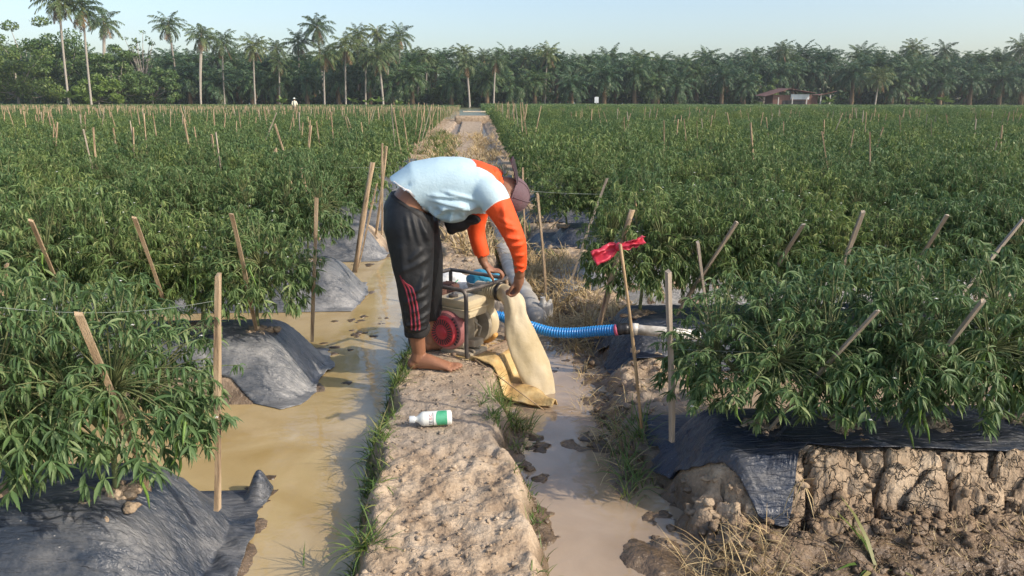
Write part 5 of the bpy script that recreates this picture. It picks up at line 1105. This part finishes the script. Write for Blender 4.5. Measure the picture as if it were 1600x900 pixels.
# flat fabric discharge hose hanging from the outlet into the water
M['fabric'] = mat('cream_fabric', [(.25, (.36, .26, .13)), (.42, (.58, .47, .28)), (.6, (.68, .58, .40)), (.8, (.72, .65, .48))], 5, .7, .005, 22, trans=.18, detail=9)
o0 = PW(.285, -.01, .325); o1 = PW(.285, -.06, .325)
st = [(o0, .05, .05), (o1, .052, .05), ((.215, 4.07, .49), .054, .05), ((.228, 4.04, .41), .064, .045), ((.248, 4.01, .32), .084, .042), ((.280, 3.98, .22), .094, .036), ((.318, 3.955, .13), .094, .032), ((.352, 3.93, .05), .08, .026), ((.38, 3.91, -.05), .062, .022)]
C = crv([s[0] for s in st], 6); W_ = crv_r([s[1] for s in st], 6); T_ = crv_r([s[2] for s in st], 6); V = []; n_ = 40
for i, c in enumerate(C):
    f = min(1, i/12.); ax = V3((-.08, -.12, 0))*0
    wdir = (V3((.79, -.61, .0))*0+V3((.93, .1, .32))).normalized() if i > 0 else None
    t = (C[min(i+1, len(C)-1)]-C[max(i-1, 0)]).normalized(); wv = V3((.95, .25, .2)); wv = (wv-t*wv.dot(t)).normalized(); nv = t.cross(wv)
    if i < 10: pass
    for k in range(n_):
        q = 2*math.pi*k/n_; wr = .003*math.sin(q*5+i*.22)*f+.012*float(fbm(i*.07+math.cos(q)*1.0, math.sin(q)*1.0, 4, 3))*f
        V.append(c+wv*(W_[i]+wr)*math.cos(q)+nv*(T_[i]*(1 if f < 1 else .9)+wr)*math.sin(q))
mb = MB(); mb.add(V, [tuple(x) for x in grid_faces(len(C), n_, True)]); dh = mb.build('discharge_hose', M['fabric']); tag(dh, 'cream flat fabric hose hanging from the pump outlet into the right channel', 'hose')
# woven sack the pump stands on
M['sack'] = mat('yellow_sack', [(.28, (.2, .13, .07)), (.42, (.5, .33, .13)), (.58, (.62, .46, .22)), (.78, (.64, .56, .42))], 9, .8, .005, 70, detail=9)
A_ = [(-.30, 4.35), (-.2, 4.22), (-.08, 4.06), (.04, 3.95), (.17, 3.80), (.28, 3.72), (.40, 3.68)]; B_ = [(-.05, 4.65), (.1, 4.52), (.2, 4.4), (.25, 4.22), (.31, 4.0), (.36, 3.85), (.425, 3.70)]
nu, nv = 70, 34; V = []
for i in range(nu):
    u = i/(nu-1)*(len(A_)-1); k = min(int(u), len(A_)-2); t = u-k; a_ = V3((*A_[k], 0)).lerp(V3((*A_[k+1], 0)), t); b_ = V3((*B_[k], 0)).lerp(V3((*B_[k+1], 0)), t)
    for j in range(nv):
        s = j/(nv-1); p = a_.lerp(b_, s); fr_ = u/(len(A_)-1); zt = float(terr0(p.x, p.y)); z = max(zt, .01)+.012+.02*float(fbm(p.x*9, p.y*9, 9, 3))+.022*abs(float(fbm(p.x*5+p.y*5, p.x*2, 12, 2)))*(1 if p.y < 4.05 else .3)
        z += .035*math.sin(math.pi*s)*sm(.4, .7, fr_)+(.012 if j < 2 else 0)*(1-fr_)
        if p.y > 4.02 and fr_ < .6: z = min(z, PO.z-.004)
        V.append((p.x+.008*float(fbm(p.y*15, 1, 2, 2)), p.y, z))
sk = link('sack', mkmesh('sack', V, grid_faces(nu, nv), M['sack'])); s_ = sk.modifiers.new('t', 'SOLIDIFY'); s_.thickness = .006; s_.offset = 0; tag(sk, 'muddy yellow woven sack spread under the pump, corner trailing in water', 'sack')
mb = MB(); mb.tube([(.0, 3.95, terr0(.0, 3.95)+.03), (.15, 3.82, .12), (.35, 3.655, .015)], [.0045, .004, .003], 7); tag(mb.build('thin_stick', M['bamboo']), 'thin pale stick lying across the sack down to the water', 'stick')
# grey lay-flat pipe along the right channel
M['canvas'] = mat('whitish_canvas', [(.3, (.26, .23, .19)), (.6, (.44, .42, .38)), (.8, (.52, .51, .48))], 5, .7, .008, 14, stretch=(1, 1.6, 1))
pp = [on_ground(760, 325, .1), on_ground(776, 350, .12), on_ground(786, 385, .12), on_ground(799, 420, .12), on_ground(822, 460, .11), on_ground(840, 492, .06), on_ground(847, 515, -.06)]
C = crv(pp, 14); mb = MB(); rr = []
for i in range(len(C)): wv = 1+.05*math.sin(i*1.1)+.05*float(fbm(i*.3, 2, 3, 2)); rr.append((.068*wv, .055*wv*(.96 if i % 5 else .88)))
mb.tube(C, rr, 20); tag(mb.build('canvas_pipe', M['canvas']), 'thick whitish canvas pipe lying beside the path behind the man\'s arm', 'pipe')
# white jug in the channel
M['jug'] = mat('cloudy_white_plastic', c1((.62, .6, .56), .12), 8, .35, trans=.3)
X, Y, Z = on_ground(853, 497, .02); o = empty('plastic_jug', (X, Y, .0), 'cloudy white plastic jug standing in mud beside the canvas pipe', 'jug', None, .5)
b = MB(); b.box((0, 0, .07), (.1, .075, .13), bev=.022); b.lathe((-.02, 0, .13), (-.1, 0, 1), [(0, .035), (.02, .022), (.035, .018), (.05, .018)], 18); b.build('body', M['jug'], o, auto=60)
b = MB(); b.tube(crv([(.02, 0, .13), (.045, 0, .15), (.05, 0, .11), (.048, 0, .08)], 4), .008, 8); b.build('handle', M['jug'], o)
# bags and tub behind the pump
def bag(name, c, r, mt, label, cat, seed, yaw=0, vox=.008, amp=.025, neck=None):
    mb = MB(); mb.ell((0, 0, r[2]*.8), r, n=20)
    if neck: mb.tube([(0, 0, r[2]*1.5), (.01, 0, r[2]*1.95), (.03, .01, r[2]*2.35)], [.04, .018, .045], 10)
    me = remeshed(mb, vox, 4); a, n = arr(me); a += n*(amp*(.5-np.abs(fbm(a[:, 0]*13+a[:, 1]*9, a[:, 2]*13+a[:, 1]*6, seed, 4))))[:, None]; a[:, 2] = np.maximum(a[:, 2], 0); setco(me, a)
    me.name = name; me.materials.append(mt); smoothshade(me); o = link(name, me); o.location = c; o.rotation_euler = (0, 0, yaw); return tag(o, label, cat)
M['whitebag'] = mat('white_woven_bag', c1((.72, .72, .7), .1), 9, .6, .003, 60); M['bluebag'] = mat('thin_blue_bag', c1((.06, .36, .55), .25), 9, .3, .003, 40, trans=.3); M['greyp'] = mat('grey_tub', c1((.34, .3, .26), .15), 6, .6)
X, Y, Z = on_plane(708, 468, 4.86); zt = float(terr0(X, Y)); wb = bag('white_bag', (X, Y, zt), (.17, .11, .17), M['whitebag'], 'white woven bag with green stripes behind the pump frame', 'bag', 3)
mb = MB()
for k in range(4): mb.tube([V3((-.17+.03*k, -.09-.004*k, .12+.015*k)), V3((-.10+.03*k, -.118, .17+.02*k)), V3((-.02+.02*k, -.11, .22+.02*k))], .004, 6)
M['green'] = mat('green_stripe', c1((.03, .3, .16)), 5, .6); mb.build('green_stripe', M['green'], wb)
X, Y, Z = on_plane(758, 480, 4.66); zt = float(terr0(X, Y)); o = empty('plastic_tub', (X, Y, zt), 'grey plastic tub behind the pump outlet, blue bag in it', 'tub')
b = MB(); b.lathe((0, 0, 0), (0, 0, 1), [(0, .085), (.01, .09), (.2, .105), (.205, .112), (.22, .112), (.222, .102), (.2, .098)], 28); b.build('wall', M['greyp'], o, auto=40); o.scale = (1, 1, 1.32)
bag('blue_bag', (X, Y, zt+.255), (.105, .09, .055), M['bluebag'], 'crumpled thin blue plastic bag lying in the grey tub', 'bag', 9, vox=.006, amp=.03)
# ------------------------------------------------------------------ bottle on the path
X, Y, _ = on_ground(676, 662, .165); zt = max(float(terr(X+dx, Y)) for dx in (-.08, -.04, 0, .04, .08))
bt = empty('plastic_bottle', (X, Y, zt+.037), 'white pesticide bottle with green label lying on the earth path', 'bottle', None, R(6))
M['bottle'] = mat('white_bottle', c1((.74, .76, .72), .06), 8, .35); M['label'] = mat('green_label', [(.4, (.02, .30, .13)), (.62, (.10, .42, .25))], 14, .4); M['ink'] = mat('dark_ink', c1((.03, .03, .08)), 5, .5); M['inkred'] = mat('red_ink', c1((.45, .05, .09)), 5, .5); M['yg'] = mat('yellow_green_print', c1((.35, .42, .05)), 5, .5)
b = MB(); b.lathe((-.083, 0, 0), (1, 0, 0), [(0, .013), (.012, .014), (.022, .024), (.036, .0345), (.045, .036), (.17, .036), (.177, .034), (.181, .028)], 32); b.build('body', M['bottle'], bt, auto=50)
b = MB(); b.lathe((-.109, 0, 0), (1, 0, 0), [(0, .0165), (.002, .0178), (.026, .0178), (.027, .015)], 24); b.build('cap', M['whitep'], bt, auto=40)
def wrap(name, x0, x1, a0, a1, mt, r=.0364, curve=0):
    V = []; n_, k_ = 22, 6
    for i in range(n_):
        q = a0+(a1-a0)*i/(n_-1)
        for j in range(k_): V.append((x0+(x1-x0)*j/(k_-1)+(curve*math.sin(math.pi*i/(n_-1)) if j == 0 else 0), -r*math.cos(q), r*math.sin(q)))
    return link(name, mkmesh(name, V, grid_faces(n_, k_), M[mt]), bt)
wrap('green_label', .030, .074, -1.0, 1.65, 'label', curve=-.012); wrap('yellow_band', -.01, .06, -1.25, -.85, 'yg', .0366); wrap('blue_line', .004, .007, -1.1, 1.2, 'ink', .0367)
def letter(ch, x, q, s, mt):
    """stroke letters wrapped on the bottle, reading up its girth"""
    G_ = {'T': [((0, 1), (1, 1)), ((.5, 0), (.5, 1))], 'E': [((0, 0), (0, 1)), ((0, 1), (1, 1)), ((0, .5), (.8, .5)), ((0, 0), (1, 0))], 'S': [((1, .9), (.5, 1)), ((.5, 1), (0, .8)), ((0, .8), (.1, .58)), ((.1, .58), (.9, .42)), ((.9, .42), (1, .2)), ((1, .2), (.5, 0)), ((.5, 0), (0, .1))], 'C': [((1, .85), (.5, 1)), ((.5, 1), (0, .7)), ((0, .7), (0, .3)), ((0, .3), (.5, 0)), ((.5, 0), (1, .15))]}
    mb = MB(); r = .0369
    for (a, b_), (c, d) in G_[ch]:
        P_ = []
        for t in np.linspace(0, 1, 5):
            lx = a+(c-a)*t; ly = b_+(d-b_)*t; qq = q+lx*s/r; P_.append((x-ly*s*1.15, -r*math.cos(qq), r*math.sin(qq)))
        mb.tube(P_, .0009, 5)
    return mb
for grp, mt in ((('T', 'E'), 'ink'), (('S', 'C'), 'inkred')):
    mb = MB()
    for ch in grp:
        k = 'TESC'.index(ch); m_ = letter(ch, .0, -.62+k*.42, .0105, mt); mb.add(m_.v, m_.f)
    mb.build('lettering', M[mt], bt)
bt.scale = (.9, .9, .9)
# ------------------------------------------------------------------ red plastic rag on the cane
M['redbag'] = mat('red_plastic_rag', c1((.72, .07, .12), .25), 12, .35, .003, 40, trans=.35)
kx, ky, kz = on_plane(967, 385, 3.02); V = []; F = []
o = empty('plastic_rag', (kx, ky, kz), 'torn pinkish-red plastic rag knotted to the top of the thin cane', 'rag')
def lobe(dx, dz, L_, wd, seed):
    V = []; n1, n2 = 16, 14
    for i in range(n1):
        t = i/(n1-1); c = V3((dx*L_*t, .012*math.sin(t*4+seed), dz*L_*t)); hw = wd*(.12+1.25*t**.6*(1-.45*t))
        for j in range(n2):
            s = (j/(n2-1)-.5)*2; per = V3((-dz, 0, dx)); per = V3((per.x, 0, per.z))
            f = fbm(t*4+seed, s*2.5, seed, 3); V.append(c+per*hw*s*(1+.3*float(f))+V3((0, .03*t*math.sin(s*5+seed+2*t)+.02*float(f), .01*float(fbm(t*6, s*5, seed+3, 2)))))
    e = link('lobe', mkmesh('lobe', V, grid_faces(n1, n2), M['redbag']), o); q = e.modifiers.new('t', 'SOLIDIFY'); q.thickness = .0015
lobe(-.86, -.45, .115, .046, 1); lobe(.97, .22, .11, .024, 4)
b = MB(); b.ell((0, 0, 0), (.014, .014, .018), n=10); b.build('knot', M['redbag'], o)
# ------------------------------------------------------------------ clods, stones, mud
def rocks(name, spots, mt, label, cat):
    V = []; F = []; n = 0; r_ = np.random.RandomState(3)
    bm = bmesh.new(); bmesh.ops.create_icosphere(bm, subdivisions=2, radius=1); base = np.array([v.co for v in bm.verts]); bf = np.array([[v.index for v in f.verts] for f in bm.faces]); bm.free()
    for x, y, z, s in spots:
        k = r_.uniform(0, 50); p = base*(1+.9*fbm(base[:, 0]*1.9+k, base[:, 1]*1.9+base[:, 2]*1.6+k, 3, 4))[:, None]*np.array([s*r_.uniform(.8, 1.3), s*r_.uniform(.8, 1.2), s*r_.uniform(.5, .85)*(.4 if name == 'mud_lumps' else 1)]); V.append(p+np.array([x, y, z])); F.append(bf+n); n += len(base)
    return tag(link(name, mkmesh(name, np.concatenate(V), np.concatenate(F), mt)), label, cat, kind='stuff')
r_ = np.random.RandomState(8); sp = []
def drop(n, fx, fy, s0, s1, sink=.3):
    for _ in range(n):
        y = fy(); x = fx(y); s = s0+(s1-s0)*r_.rand()**3; z = float(terr(x, y))
        if x > .74 and (any(abs(y-RY(k)) < .46 for k in range(1, 9)) or (float(r0(x))-.02 < y < RY(0)+.5)): continue
        if z > -.04: sp.append((x, y, z+s*sink, s))
drop(1100, lambda y: float(xl(y))+.03+r_.rand()*.5, lambda: 2.0+r_.rand()**1.3*3.5, .002, .011)
drop(380, lambda y: float(xre(y))+r_.rand()*.4, lambda: 2.4+r_.rand()*2.4, .005, .024)
drop(700, lambda y: .78+r_.rand()*2.2, lambda: 2.1+r_.rand()*.45, .004, .026)
drop(120, lambda y: float(xr(y))+.08+r_.normal(0, .04), lambda: 2.1+r_.rand()*2.2, .005, .026, .2)
drop(120, lambda y: -.95-r_.rand()*1.2, lambda: 3.76+r_.normal(0, .06), .006, .02)
drop(150, lambda y: .6+r_.rand()*1.2, lambda: 5.4+r_.normal(0, .04), .008, .03)
drop(240, lambda y: float(xl(y))+.05+r_.rand()*.5, lambda: 5.5+r_.rand()*12, .008, .03)
for i_, (yc, side, k, j, x, y, st_) in enumerate(near):
    if k < 2 or (k < 4 and j < 3):
        zz = float(terr0(x, y, .25))
        for _ in range(34): a = r_.rand()*6.28; q = abs(r_.normal(0, .05)); sp.append((x+q*math.cos(a), y+q*math.sin(a), zz+.02-.15*q, r_.uniform(.007, .03)))
rocks('soil_clods', sp, M['soil'], 'crumbs and clods of dry soil scattered on path and banks', 'soil clods')
for i, (u, v, s) in enumerate([(872, 655, .045), (900, 680, .05), (925, 700, .05), (880, 740, .03)]): pass
M['mud'] = mat('wet_mud', [(.3, (.05, .035, .022)), (.7, (.13, .09, .055))], 12, .3, .01, 30)
sp = []
for u, v, n, sx_, sy_, s in [(845, 690, 26, .03, .06, .022), (940, 690, 40, .06, .07, .026), (850, 745, 10, .015, .03, .02), (545, 500, 26, .07, .04, .02), (560, 520, 30, .09, .05, .018), (545, 598, 9, .02, .01, .016), (565, 415, 20, .09, .04, .02), (900, 575, 26, .08, .07, .02), (530, 548, 26, .04, .1, .02), (410, 775, 24, .03, .07, .018), (600, 505, 20, .04, .08, .018)]:
    for _ in range(n//4): x, y, _z = on_ground(u, v, 0); x += r_.normal(0, sx_); y += r_.normal(0, sy_); sp.append((x, y, -.004+.25*s*r_.rand(), s*r_.uniform(.5, 1.9)))
rocks('mud_lumps', sp, M['mud'], 'dark wet mud lumps breaking the surface of the channels', 'mud')
